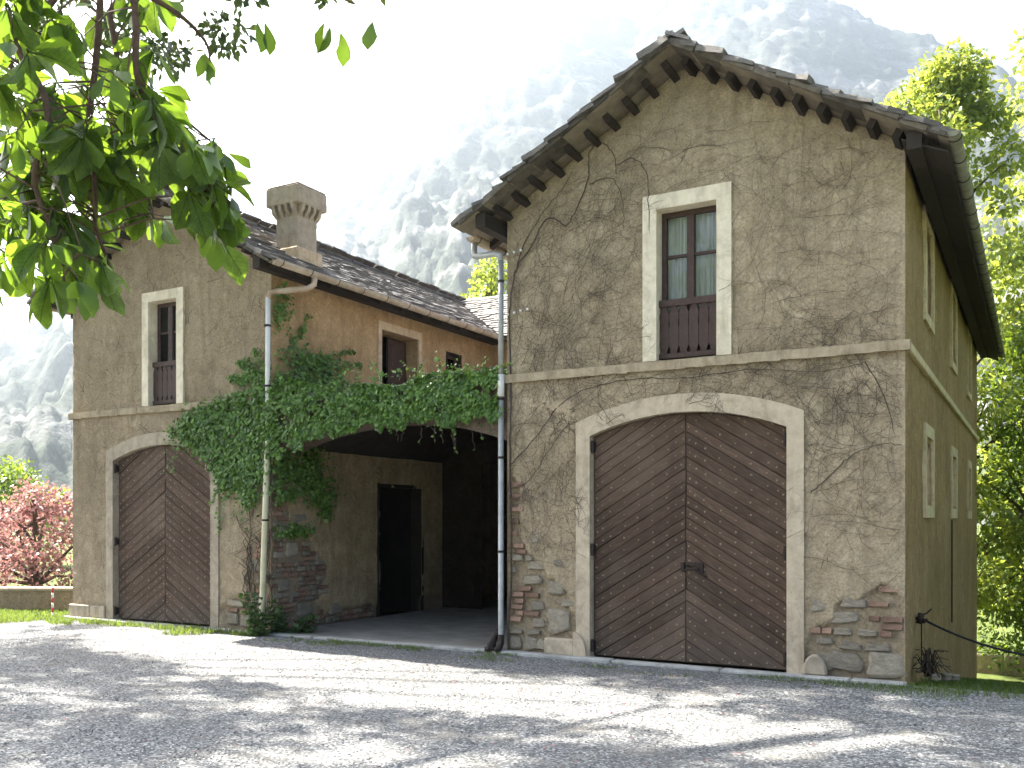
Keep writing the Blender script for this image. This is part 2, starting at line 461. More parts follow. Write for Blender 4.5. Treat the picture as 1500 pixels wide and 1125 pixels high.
# ground sheet
def ground():
    gx = np.array([-1800, -300, -60, -30, -16, -13, -10, -6, -5, -4, -3, -2, -1, 0, 1, 2, 4, 7, 12, 30, 100, 400, 1800.])
    gy = np.array([-1800, -200, -40, -20, -5, 0.0, 0.4, 0.8, 1.5, 2.5, 4, 6, 8, 10, 12, 14, 17, 22, 27, 33, 45, 100, 300, 1800.])
    GX, GY = np.meshgrid(gx, gy)
    V = np.stack([GX, GY, ground_z(GX, GY) - 0.07], -1).reshape(-1, 3)
    idx = np.arange(GX.size).reshape(GX.shape)
    F = np.stack([idx[:-1, :-1], idx[:-1, 1:], idx[1:, 1:], idx[1:, :-1]], -1).reshape(-1, 4)
    o = bpy.data.objects.new('meadow', big_mesh('meadow', V, F, M['field'], True)); link(o)
    tag(o, kind='structure')
    nx, ny = 150, 90
    xs = np.linspace(-24, 8, nx); ys = np.linspace(-22, -0.0, ny)
    X, Y = np.meshgrid(xs, ys)
    Z = (fbm(X * 0.6, Y * 0.6, 3, 4) - 0.5) * 0.05
    Z += (fbm(X * 3, Y * 3, 9, 3) - 0.5) * 0.02
    edge = np.minimum(np.clip((-Y) / 0.6, 0, 1), 1)
    Z = Z * edge
    V = np.stack([X, Y, Z], -1).reshape(-1, 3)
    idx = np.arange(nx * ny).reshape(ny, nx)
    F = np.stack([idx[:-1, :-1], idx[:-1, 1:], idx[1:, 1:], idx[1:, :-1]], -1).reshape(-1, 4)
    o = bpy.data.objects.new('gravel_yard', big_mesh('gravel_yard', V, F, M['gravel'], True))
    link(o); tag(o, kind='structure')
    # loose pebbles on the yard near the camera
    base = []
    for a in range(3):
        pass
    n = 52000
    u = rng.random(n)
    px = rng.uniform(-14, 3.0, n); py = -0.2 - 7.5 * rng.random(n)
    keep = (px + 0.6 * py > -13.2) | (rng.random(n) < 0.4)
    px, py = px[keep], py[keep]; n = len(px)
    s = rng.uniform(0.004, 0.0085, n) * rng.choice([1, 1, 1, 1.5], n)
    pz = np.interp(0, [0, 1], [0, 0]) + (fbm(px * 0.6, py * 0.6, 3, 4) - 0.5) * 0.05 * np.clip(-py / 0.6, 0, 1) \
        + (fbm(px * 3, py * 3, 9, 3) - 0.5) * 0.02 * np.clip(-py / 0.6, 0, 1)
    octv = np.array([(1, 0, 0), (0, 1, 0), (-1, 0, 0), (0, -1, 0), (0, 0, 0.75), (0, 0, -0.6)])
    octf = np.array([(0, 1, 4), (1, 2, 4), (2, 3, 4), (3, 0, 4), (1, 0, 5), (2, 1, 5), (3, 2, 5), (0, 3, 5)])
    ang = rng.uniform(0, 6.28, n); el = rng.uniform(0.7, 1.4, n)
    loc = octv[None] * s[:, None, None] * np.stack([el, 1 / el, rng.uniform(0.6, 1, n)], -1)[:, None, :]
    loc += rng.normal(0, 0.15, loc.shape) * s[:, None, None]
    ca, sa = np.cos(ang)[:, None], np.sin(ang)[:, None]
    VX = loc[..., 0] * ca - loc[..., 1] * sa + px[:, None]
    VY = loc[..., 0] * sa + loc[..., 1] * ca + py[:, None]
    VZ = loc[..., 2] * 0.8 + (pz + s * 0.12)[:, None]
    V = np.stack([VX, VY, VZ], -1).reshape(-1, 3)
    F = (octf[None] + (np.arange(n) * 6)[:, None, None]).reshape(-1, 3)
    o = bpy.data.objects.new('pebbles', big_mesh('pebbles', V, F, M['pebble'], False))
    link(o); tag(o, kind='stuff')
    # concrete kerb strip along the fronts, cast in lengths
    mb = MB()
    x = -13.6
    while x < 0.02:
        w = min(random.uniform(1.3, 1.9), 0.03 - x)
        j = random.uniform(-0.012, 0.012)
        mb.box(x + 0.006, x + w - 0.006, -0.17 + j, -0.012, -0.06, 0.035 + random.uniform(-0.006, 0.006))
        x += w
    tag(mb.build('kerb_strip', M['concrete'], bevel=0.012), kind='structure')
ground()

# mountain: an arc of ridges behind everything
def mountain():
    # skyline points: bearing from the yard (degrees right of FWD) -> tan of elevation
    sky_px = [-900, -500, -200, 40, 200, 330, 450, 540, 640, 740, 830, 920, 1020, 1150, 1285, 1420, 1500, 1700, 2100, 2600]
    sky_py = [640, 600, 520, 475, 420, 370, 330, 235, 125, 45, 10, 30, -20, -40, 34, 76, 110, 200, 330, 450]
    b = np.array([math.atan((p - 750) / 1364.0) for p in sky_px])
    e = np.array([(762 - p) / math.hypot(1364.0, q - 750) for p, q in zip(sky_py, sky_px)])
    na, nr = 420, 150
    A = np.linspace(b[0], b[-1], na); Rr = np.linspace(0, 1, nr)
    rid = 1050 + 220 * np.sin(A * 3.1 + 0.6)
    hgt = np.interp(A, b, e) * rid
    AA, TT = np.meshgrid(A, Rr)
    foot = 330 + 60 * np.sin(AA * 5)
    D = foot + (rid[None] - foot) * TT
    tt = np.clip(TT, 0, 1)
    prof = 0.25 * tt + 0.75 * tt ** 1.25
    but = fbm(AA * 9 + 3, TT * 2.2, 21, 5, 0.55) - 0.5
    ledge = fbm(AA * 6, TT * 7, 41, 4) - 0.5
    H = hgt[None] * prof
    H += (but * 190 + ledge * 80) * np.sin(np.pi * np.clip(tt, 0, 1)) ** 0.8
    H += (fbm(AA * 60, TT * 40, 5, 4, 0.6) - 0.5) * 26 * (0.3 + 0.7 * tt)
    H += (fbm(AA * 240, TT * 110, 65, 3, 0.6) - 0.5) * 13 * np.clip(tt * 3, 0, 1)
    H = np.where(TT < 0.001, -2, H)
    D += but * 90 * np.sin(np.pi * tt)
    dx = FWD.x * np.cos(AA) + RGT.x * np.sin(AA); dy = FWD.y * np.cos(AA) + RGT.y * np.sin(AA)
    V = np.stack([CAM.x + dx * D, CAM.y + dy * D, H], -1).reshape(-1, 3)
    idx = np.arange(na * nr).reshape(nr, na)
    F = np.stack([idx[:-1, :-1], idx[:-1, 1:], idx[1:, 1:], idx[1:, :-1]], -1).reshape(-1, 4)
    # back side of the ridge, falling away
    o = bpy.data.objects.new('mountain', big_mesh('mountain', V, F, M['mountain'], True))
    link(o); tag(o, kind='structure')
    return float(H.max())
MT_TOP = mountain()

# haze between here and the mountain
def haze():
    mb = MB().box(-1750, 1750, -1750, 1750, -1.2, MT_TOP + 60)
    t = NT('haze_air')
    t.t.nodes.remove(t.b)
    v = t.n('ShaderNodeVolumePrincipled')
    v.inputs['Color'].default_value = (0.74, 0.87, 1.0, 1)
    v.inputs['Density'].default_value = 0.00029
    v.inputs['Anisotropy'].default_value = 0.68
    t.l(v.outputs[0], t.out.inputs['Volume'])
    tag(mb.build('haze', t.m), kind='stuff')
haze()

# ------------------------------------------------------------------ the coach house
HOUSE = empty('coach_house', (-6.73, 6.0, 0.0),
              'rustic two winged plastered coach house with stone slate roofs and an open ivy clad portico', 'building')
HO = Vector(HOUSE.location)
def part(o):
    """parts keep world coordinates: cancel the house's own place"""
    o.parent = HOUSE; o.location = o.location - HO
    return o
def hpart(mb, name, mat, smooth=False, bevel=0.0):
    return part(mb.build(name, mat, None, smooth, bevel))

def wall_sheet(name, mat, org, udir, nrm, u0, u1, z0, ztop, openings=(), cell=0.04, amp=0.014, bare=None, seed=1, pinned=True):
    """lumpy plastered wall: a fine displaced grid with openings; z = height. ztop: func(u)
    openings: list of functions inside(u,z)->bool arrays ; bare(u,z)->0..1 where the plaster has fallen off"""
    nu = max(2, int((u1 - u0) / cell)); zmax = float(np.max(ztop(np.linspace(u0, u1, 50))))
    nz = max(2, int((zmax - z0) / cell))
    us = np.linspace(u0, u1, nu + 1); zs = np.linspace(z0, zmax, nz + 1)
    U, Z = np.meshgrid(us, zs)
    top = ztop(U)
    Zc = np.minimum(Z, top)
    d = (fbm(U * 1.7, Z * 1.7, seed, 3) - 0.5) * amp * 2.2 + (fbm(U * 7, Z * 7, seed + 5, 3) - 0.5) * amp * 1.5
    B = np.zeros_like(U)
    if bare is not None:
        B = np.clip(bare(U, Zc), 0, 1)
        Bs = np.clip((B - 0.47) / 0.05, 0, 1)
        d = d * (1 - 0.4 * Bs) - 0.042 * Bs
        B = Bs
    if pinned:
        e = np.clip(np.minimum(U - u0, u1 - U) / 0.06, 0, 1); d = d * e
    org = np.array(org); ud = np.array(udir, float); nn = np.array(nrm, float)
    V = org + U[..., None] * ud + d[..., None] * nn
    V[..., 2] += Zc
    idx = np.arange(U.size).reshape(U.shape)
    uc = (U[:-1, :-1] + U[1:, 1:]) / 2; zc = (Z[:-1, :-1] + Z[1:, 1:]) / 2
    keep = Z[:-1, :-1] < np.maximum(top[:-1, :-1], top[:-1, 1:]) - 1e-4
    for op in openings: keep &= ~op(uc, zc)
    a = org * 0 + np.cross(ud, (0, 0, 1))
    F = np.stack([idx[:-1, :-1], idx[:-1, 1:], idx[1:, 1:], idx[1:, :-1]], -1)
    if np.dot(a, nn) < 0: F = F[..., ::-1]
    F = F[keep]
    me = big_mesh(name, V.reshape(-1, 3), F, mat, True)
    at = me.attributes.new('bare', 'FLOAT', 'POINT')
    if len(me.vertices) == B.size:
        at.data.foreach_set('value', B.ravel().astype(np.float32))
    o = bpy.data.objects.new(name, me); link(o)
    return part(o)

# --- openings
def arch_pts(x0, x1, zs, zc, n=14):
    w = (x1 - x0) / 2; s = zc - zs; R = (w * w + s * s) / (2 * s); cx = (x0 + x1) / 2; cz = zc - R
    out = []
    for i in range(n + 1):
        x = x0 + (x1 - x0) * i / n
        out.append((x, cz + math.sqrt(max(R * R - (x - cx) ** 2, 0))))
    return out
def arch_z(u, x0, x1, zs, zc):
    w = (x1 - x0) / 2; s = zc - zs; R = (w * w + s * s) / (2 * s); cx = (x0 + x1) / 2
    return zc - R + np.sqrt(np.maximum(R * R - (u - cx) ** 2, 0))
def rect(u0, u1, z0, z1): return lambda u, z: (u > u0) & (u < u1) & (z > z0) & (z < z1)
def arched(x0, x1, zs, zc): return lambda u, z: (u > x0) & (u < x1) & (z < arch_z(u, x0, x1, zs, zc))
RG = (-3.565, -1.201, 2.725, 2.955)     # right gate opening
LG = (-12.375, -10.065, 2.70, 2.925)    # left gate opening
RWIN = (-2.705, -1.985, 3.585, 5.345)   # french windows
LWIN = (-11.49, -10.83, 3.585, 5.27)
ARCH = (LW1, RW0, 2.72, 3.06)
FZ = 3.50                               # string course top ~3.56

def blob(u, z, cu, cz, ru, rz): return np.exp(-(((u - cu) / ru) ** 2 + ((z - cz) / rz) ** 2))
def bare_r(u, z):
    n = fbm(u * 3.2, z * 3.2, 77, 4)
    q = 1.05 * blob(u, z, -4.35, 0.45, 0.62, 0.75) + 0.85 * blob(u, z, -4.66, 1.35, 0.16, 1.1) + 0.95 * blob(u, z, -0.5, 0.42, 0.62, 0.45) + 0.55 * blob(u, z, -0.1, 0.7, 0.25, 0.5)
    q += 0.45 * blob(u, z, -3.85, 2.75, 0.2, 0.18) + 0.4 * blob(u, z, -4.5, 3.45, 0.35, 0.1) + 0.8 * np.clip((0.30 - z) / 0.2, 0, 1)
    return q * (0.45 + n * 1.1)
def bare_l(u, z):
    n = fbm(u * 3.2, z * 3.2, 91, 4)
    q = 1.0 * blob(u, z, -9.4, 0.25, 0.5, 0.32) + 0.7 * blob(u, z, -8.95, 1.2, 0.3, 0.9) + 0.4 * blob(u, z, -9.0, 3.8, 0.3, 0.4)
    return q * (0.45 + n * 1.1)
wall_r = wall_sheet('wall', M['plaster'], (0, 0, 0), (1, 0, 0), (0, -1, 0), RW0, RW1, -0.05, lambda u: ztop_r(u) - 0.10,
                    [arched(RG[0] - .05, RG[1] + .05, RG[2] + .03, RG[3] + .05), rect(RWIN[0] - .03, RWIN[1] + .03, RWIN[2] - .02, RWIN[3] + .03)],
                    0.026, 0.024, bare_r, 11)
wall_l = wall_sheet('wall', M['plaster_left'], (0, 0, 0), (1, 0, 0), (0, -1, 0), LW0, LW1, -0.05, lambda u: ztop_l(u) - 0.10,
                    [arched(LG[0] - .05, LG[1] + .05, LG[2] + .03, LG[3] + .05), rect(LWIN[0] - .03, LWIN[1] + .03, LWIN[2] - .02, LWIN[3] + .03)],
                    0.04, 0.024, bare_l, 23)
SIDE_LOW = [(1.80, 2.75, 1.83, 2.75), (5.75, 6.70, 1.83, 2.75), (9.65, 10.6, 1.83, 2.75)]
SIDE_UP = [(1.80, 2.75, 4.20, 5.36), (5.75, 6.70, 4.20, 5.36), (9.65, 10.6, 4.20, 5.36)]
def bare_side(u, z):
    n = fbm(u * 2.5, z * 2.5, 33, 4)
    return (0.9 * blob(u, z, 0.1, 0.7, 0.3, 0.45) ) * (0.4 + 1.1 * n)
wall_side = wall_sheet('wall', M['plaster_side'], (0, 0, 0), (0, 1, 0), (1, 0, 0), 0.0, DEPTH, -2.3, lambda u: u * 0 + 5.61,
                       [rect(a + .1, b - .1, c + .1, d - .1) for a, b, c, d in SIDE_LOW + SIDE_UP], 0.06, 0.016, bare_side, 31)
DOOR_IN = (2.66, 3.92, -0.1, 2.28)
TERR_DOOR = (2.68, 3.80, 3.52, 5.04)
TERR_WIN = (4.74, 5.26, 4.15, 4.98)
def bare_in(u, z):
    n = fbm(u * 3, z * 3, 55, 4)
    q = 0.9 * blob(u, z, 0.5, 0.9, 0.6, 0.7) + 0.8 * blob(u, z, 0.15, 2.2, 0.25, 0.6) + 0.8 * np.clip((0.42 - z) / 0.3, 0, 1) + 0.75 * blob(u, z, 1.0, 0.75, 0.3, 0.35)
    return q * (0.45 + 1.1 * n)
wall_in = wall_sheet('wall', M['plaster_inner'], (LW1, 0, 0), (0, 1, 0), (1, 0, 0), 0.0, 6.4, -0.05, lambda u: u * 0 + FZ,
                     [rect(*DOOR_IN)], 0.05, 0.018, bare_in, 41)
wall_up = wall_sheet('wall', M['plaster_warm'], (LW1, 0, FZ), (0, 1, 0), (1, 0, 0), 0.0, 6.4, 0.0, lambda u: u * 0 + 5.61 - FZ,
                     [rect(TERR_DOOR[0], TERR_DOOR[1], TERR_DOOR[2] - FZ, TERR_DOOR[3] - FZ), rect(TERR_WIN[0], TERR_WIN[1], TERR_WIN[2] - FZ, TERR_WIN[3] - FZ)],
                     0.045, 0.016, None, 43)
wall_back = wall_sheet('wall', M['plaster_warm'], (0, 6.4, FZ), (1, 0, 0), (0, -1, 0), LW1, RW0, 0.0, lambda u: u * 0 + 5.61 - FZ, [], 0.06, 0.016, None, 47)
wall_rin = wall_sheet('wall', M['plaster_shade'], (RW0, 0, 0), (0, 1, 0), (-1, 0, 0), 0.0, 6.4, -0.05, lambda u: u * 0 + 5.61, [], 0.08, 0.016, None, 49)
wall_sheet('wall', M['plaster_shade'], (0, 4.6, 0), (1, 0, 0), (0, -1, 0), LW1, RW0, -0.05, lambda u: u * 0 + FZ - 0.02, [rect(-7.95, RW0 + 1, -1, 2.75)], 0.08, 0.02, None, 53)
# outer walls out of sight
mb = MB()
mb.box(LW0 + 0.002, LW0 + 0.40, 0.02, DEPTH, -0.05, 5.55)
mb.box(LW0 + 0.40, RW1 - 0.05, DEPTH - 0.4, DEPTH - 0.002, -2.3, 5.55)
back = MB(); back.box(LW1, RW0, 11.0, 11.3, -.05, 3.45); hpart(back, 'wall', M['black_room'])  # end wall coloured near-black to stand for the unlit passage
mb.box(LW1, RW0, 11.31, 11.5, 0, 5.55); mb.box(LW1 - 0.2, LW1 - 0.02, 4.65, 11.0, -0.05, FZ - 0.03); mb.box(RW0 + 0.04, RW0 + 0.2, 4.65, 11.0, -0.05, FZ - 0.03); mb.box(LW1, RW0, 4.7, 11.0, FZ - 0.1, FZ - 0.02)
for c, zt, x0, x1 in ((RC, ztop_r, RW0, RW1), (LC, ztop_l, LW0, LW1)):
    mb.prism([(x0, DEPTH - 0.3, 5.5), (x1, DEPTH - 0.3, 5.5), (x1, DEPTH - 0.3, float(zt(x1)) - .12), (c, DEPTH - 0.3, float(zt(c)) - .12), (x0, DEPTH - 0.3, float(zt(x0)) - .12)], (0, 0.25, 0))
hpart(mb, 'wall', M['plaster_left'])

# --- string courses
def string_course(x0, x1, name='string_course'):
    mb = MB(); n = 40
    for i in range(n):
        a = x0 + (x1 - x0) * i / n; b = x0 + (x1 - x0) * (i + 1) / n
        mb.box(a, b, -0.055 + random.uniform(-.004, .004), 0.02, 3.455 + random.uniform(-.006, .006), 3.56 + random.uniform(-.004, .004))
    return hpart(mb, name, M['string'])
string_course(RW0 - 0.01, RW1 + 0.055)
string_course(LW0 - 0.055, LW1 + 0.01)
mb = MB().box(0.02 - 0.04, 0.05, 0.022, DEPTH, 3.458, 3.556)
hpart(mb, 'string_course', M['trim_side'], bevel=0.01)

# --- gate surrounds
def gate_surround(g, ow, oz_s, oz_c, mat, y0, y1, z0, foot=True):
    x0, x1, zs, zc = g
    inn = [(x0, z0)] + arch_pts(x0, x1, zs, zc, 16) + [(x1, z0)]
    out = [(x0 - ow, z0)] + [(x0 - ow + (x1 - x0 + 2 * ow) * i / 16, z) for i, (_, z) in enumerate(arch_pts(x0 - ow, x1 + ow, oz_s, oz_c, 16))] + [(x1 + ow, z0)]
    root = hpart(MB().box(x0 - ow + .03, x0 - .03, y0 + .03, y1 - .03, z0 + .01, zs), 'gate_surround', mat)
    def piece(i0, i1, sub=None):
        mb = MB()
        for i in range(i0, i1):
            a, b, c, d = inn[i], inn[i + 1], out[i + 1], out[i]
            if sub:
                f = lambda p, q, t: (p[0] + (q[0] - p[0]) * t, p[1] + (q[1] - p[1]) * t)
                a, b, c, d = f(a, b, sub[0]), f(a, b, sub[1]), f(d, c, sub[1]), f(d, c, sub[0])
            j = 0.0 if sub is None else random.uniform(-.003, .003)
            mb.prism([(a[0], y0 + j, a[1]), (b[0], y0 + j, b[1]), (c[0], y0 + j, c[1]), (d[0], y0 + j, d[1])], (0, y1 - y0, 0))
        mb.build('surround_stone', mat, root)
    piece(0, 1, (0, .445)); piece(0, 1, (.447, 1))
    piece(1, 9); piece(9, 17)
    piece(17, 18, (0, .45)); piece(17, 18, (.452, 1))
    return root
gate_surround(RG, 0.185, 2.895, 3.168, M['trim'], -0.028, 0.22, 0.02)
gate_surround(LG, 0.175, 2.86, 3.13, M['trim_grey'], -0.028, 0.22, 0.02)

# --- gates of chevron boards
def clip_half(poly, nx, nz, c):
    """keep nx*x+nz*z <= c"""
    out = []
    for i in range(len(poly)):
        p, q = poly[i], poly[(i + 1) % len(poly)]
        dp = nx * p[0] + nz * p[1] - c; dq = nx * q[0] + nz * q[1] - c
        if dp <= 0: out.append(p)
        if dp * dq < 0:
            t = dp / (dp - dq); out.append((p[0] + (q[0] - p[0]) * t, p[1] + (q[1] - p[1]) * t))
    return out
def inset_prism(mb, poly, y, th, ch):
    n = len(poly)
    cx = sum(p[0] for p in poly) / n; cz = sum(p[1] for p in poly) / n
    # chamfered front: shrink by moving edges inwards
    ar = sum(poly[i][0] * poly[(i + 1) % n][1] - poly[(i + 1) % n][0] * poly[i][1] for i in range(n))
    if ar < 0: poly = poly[::-1]
    ins = list(poly)
    for i in range(n):
        p, q = poly[i], poly[(i + 1) % n]
        ex, ez = q[0] - p[0], q[1] - p[1]; L = math.hypot(ex, ez)
        if L < 1e-6: continue
        nx, nz = ez / L, -ex / L
        ins = clip_half(ins, nx, nz, nx * p[0] + nz * p[1] - ch)
        if len(ins) < 3: return False
    if len(ins) != n:
        mb.prism([(p[0], y, p[1]) for p in poly], (0, th, 0)); return True
    # match order by nearest
    k = min(range(n), key=lambda j: (ins[j][0] - poly[0][0]) ** 2 + (ins[j][1] - poly[0][1]) ** 2)
    ins = ins[k:] + ins[:k]
    v = [(p[0], y, p[1]) for p in ins] + [(p[0], y + ch, p[1]) for p in poly] + [(p[0], y + th, p[1]) for p in poly]
    f = [tuple(range(n))]
    for i in range(n):
        j = (i + 1) % n
        f.append((n + i, n + j, j, i)); f.append((2 * n + i, 2 * n + j, n + j, n + i))
    mb.add(v, f); return True
def gate(g, y, tone):
    x0, x1, zs, zc = g; xm = (x0 + x1) / 2
    root = part(bpy.data.objects.new('gate', MB().box(x0 - 0.02, x1 + 0.02, y + 0.04, y + 0.07, 0.03, zs).mesh('gate', M['old_wood'])))
    COL.objects.link(root)
    studs = MB()
    for side in (0, 1):
        a, b = (x0 + 0.012, xm - 0.004) if side == 0 else (xm + 0.004, x1 - 0.012)
        leaf = [(a, 0.045), (b, 0.045)]
        ap = [(x, z - 0.012) for x, z in arch_pts(x0, x1, zs, zc, 24)]
        leaf += [p for p in reversed(ap) if a <= p[0] <= b] 
        if side == 0: leaf.append((a, arch_z(np.array(a), x0, x1, zs, zc).item() - 0.012))
        else: leaf.insert(2, (b, arch_z(np.array(b), x0, x1, zs, zc).item() - 0.012))
        if side == 0: leaf.insert(2, (b, arch_z(np.array(b), x0, x1, zs, zc).item() - 0.012))
        else: leaf.append((a, arch_z(np.array(a), x0, x1, zs, zc).item() - 0.012))
        ang = math.radians(31.5) * (1 if side == 0 else -1)
        dx, dz = math.cos(ang), math.sin(ang); nx, nz = -dz, dx
        vals = [nx * p[0] + nz * p[1] for p in leaf]
        t = min(vals) - 0.03 + random.uniform(0, 0.05)
        while t < max(vals):
            w = random.uniform(0.105, 0.135)
            st = clip_half(leaf, -nx, -nz, -(t + 0.002)); 
            st = clip_half(st, nx, nz, t + w - 0.002) if len(st) > 2 else st
            # drop doubled points
            cl = []
            for p in st:
                if not cl or math.hypot(p[0] - cl[-1][0], p[1] - cl[-1][1]) > 0.004: cl.append(p)
            if len(cl) > 2 and math.hypot(cl[0][0] - cl[-1][0], cl[0][1] - cl[-1][1]) < 0.004: cl.pop()
            if len(cl) > 2:
                jy = random.uniform(-0.007, 0.005)
                mb = MB()
                # build around own centre, grain along the board
                if inset_prism(mb, cl, 0.0, 0.032, 0.0058):
                    cx = sum(p[0] for p in cl) / len(cl); cz = sum(p[1] for p in cl) / len(cl)
                    ca, sa = math.cos(-ang), math.sin(-ang)
                    mb.v = [((v[0] - cx) * ca - (v[2] - cz) * sa, v[1], (v[0] - cx) * sa + (v[2] - cz) * ca) for v in mb.v]
                    o = mb.build('plank', M['gate_wood'], root)
                    o.location = (cx, y + jy, cz); o.rotation_euler = (random.uniform(-.03, .03), -ang + random.uniform(-.004, .004), random.uniform(-.006, .006))
                # nails: one row down the middle of the board
                mid = t + w * 0.5
                row = clip_half(clip_half(leaf, -nx, -nz, -(mid - 0.001)), nx, nz, mid + 0.001)
                if len(row) > 2:
                    xs = [p[0] for p in row]
                    lo, hi = min(xs) + 0.04, max(xs) - 0.04
                    k = max(1, int((hi - lo) / 0.165))
                    ks = [lo + (hi - lo) * i / k for i in range(k + 1)]
                    ks += [lo + 0.075, hi - 0.075] if hi - lo > 0.3 else []
                    for x in ks:
                        if random.random() < 0.06: continue
                        x += random.uniform(-0.012, 0.012)
                        z = (mid - nx * x) / nz + random.uniform(-0.012, 0.012)
                        r = random.uniform(0.010, 0.0155); yy = y + jy
                        vs_ = [(x + r * math.cos(i * math.pi / 3), yy - 0.001, z + r * math.sin(i * math.pi / 3)) for i in range(6)] + [(x, yy - r * 0.9, z)]
                        studs.add(vs_, [(i, (i + 1) % 6, 6) for i in range(6)])
            t += w
    tag(studs.build('studs', M['stud'], root), kind='stuff')
    for xx, s in ((x0, -1), (x1, 1)):
        for zz in (zs - 0.13, 1.34, 0.17):
            mb = MB().box(xx - 0.03, xx + 0.035, y - 0.085, y - 0.004, zz - 0.055, zz + 0.055)
            mb.tube([(xx - 0.012 * s * 2, y - 0.075, zz - 0.075), (xx - 0.024 * s, y - 0.075, zz + 0.075)], 0.022, 8)
            mb.build('hinge', M['iron'], root, bevel=0.004)
    return root
gr = gate(RG, 0.085, 0)
gl = gate(LG, 0.085, 1)
# latch of the right gate
mb = MB(); xm = (RG[0] + RG[1]) / 2
mb.box(xm - 0.05, xm - 0.012, 0.045, 0.083, 1.10, 1.21)
mb.box(xm + 0.012, xm + 0.20, 0.055, 0.083, 1.175, 1.21)
mb.box(xm + 0.15, xm + 0.215, 0.045, 0.083, 1.09, 1.20)
mb.tube([(xm - 0.02, 0.03, 1.12), (xm + 0.06, 0.02, 1.135), (xm + 0.17, 0.03, 1.13)], 0.012, 6)
mb.tube([(xm + 0.17, 0.035, 1.10), (xm + 0.22, 0.02, 1.07), (xm + 0.28, 0.03, 1.05)], 0.010, 6)
mb.build('latch', M['iron'], gr)
# stone plinth blocks at the foot of the surrounds
def block(x0, x1, y0, y1, z0, z1, mat, name='plinth_block', bev=0.015):
    return hpart(MB().box(x0, x1, y0, y1, z0, z1), name, mat, bevel=bev)
block(-4.17, -3.76, -0.07, 0.02, 0.03, 0.235, M['trim'])
block(-13.50, -12.95, -0.06, 0.02, 0.03, 0.245, M['trim_grey'])
block(-12.94, -12.56, -0.055, 0.02, 0.03, 0.24, M['trim_grey'])
# rounded feet of right surround
for cx in (-3.745,):
    hpart(MB().prism([(cx + 0.17 * math.sin(a) - 0.02, -0.075, 0.03 + 0.30 * math.cos(a)) for a in [i * math.pi / 16 for i in range(9)]] + [(cx - 0.02, -0.075, 0.03)], (0, 0.05, 0)), 'foot_stone', M['trim'])
for cx in (-0.90,):
    hpart(MB().prism([(cx + 0.13 * math.cos(a), -0.07, 0.03 + 0.23 * math.sin(a)) for a in [i * math.pi / 8 for i in range(9)]], (0, 0.09, 0)), 'foot_stone', M['trim_grey'], bevel=0.02)

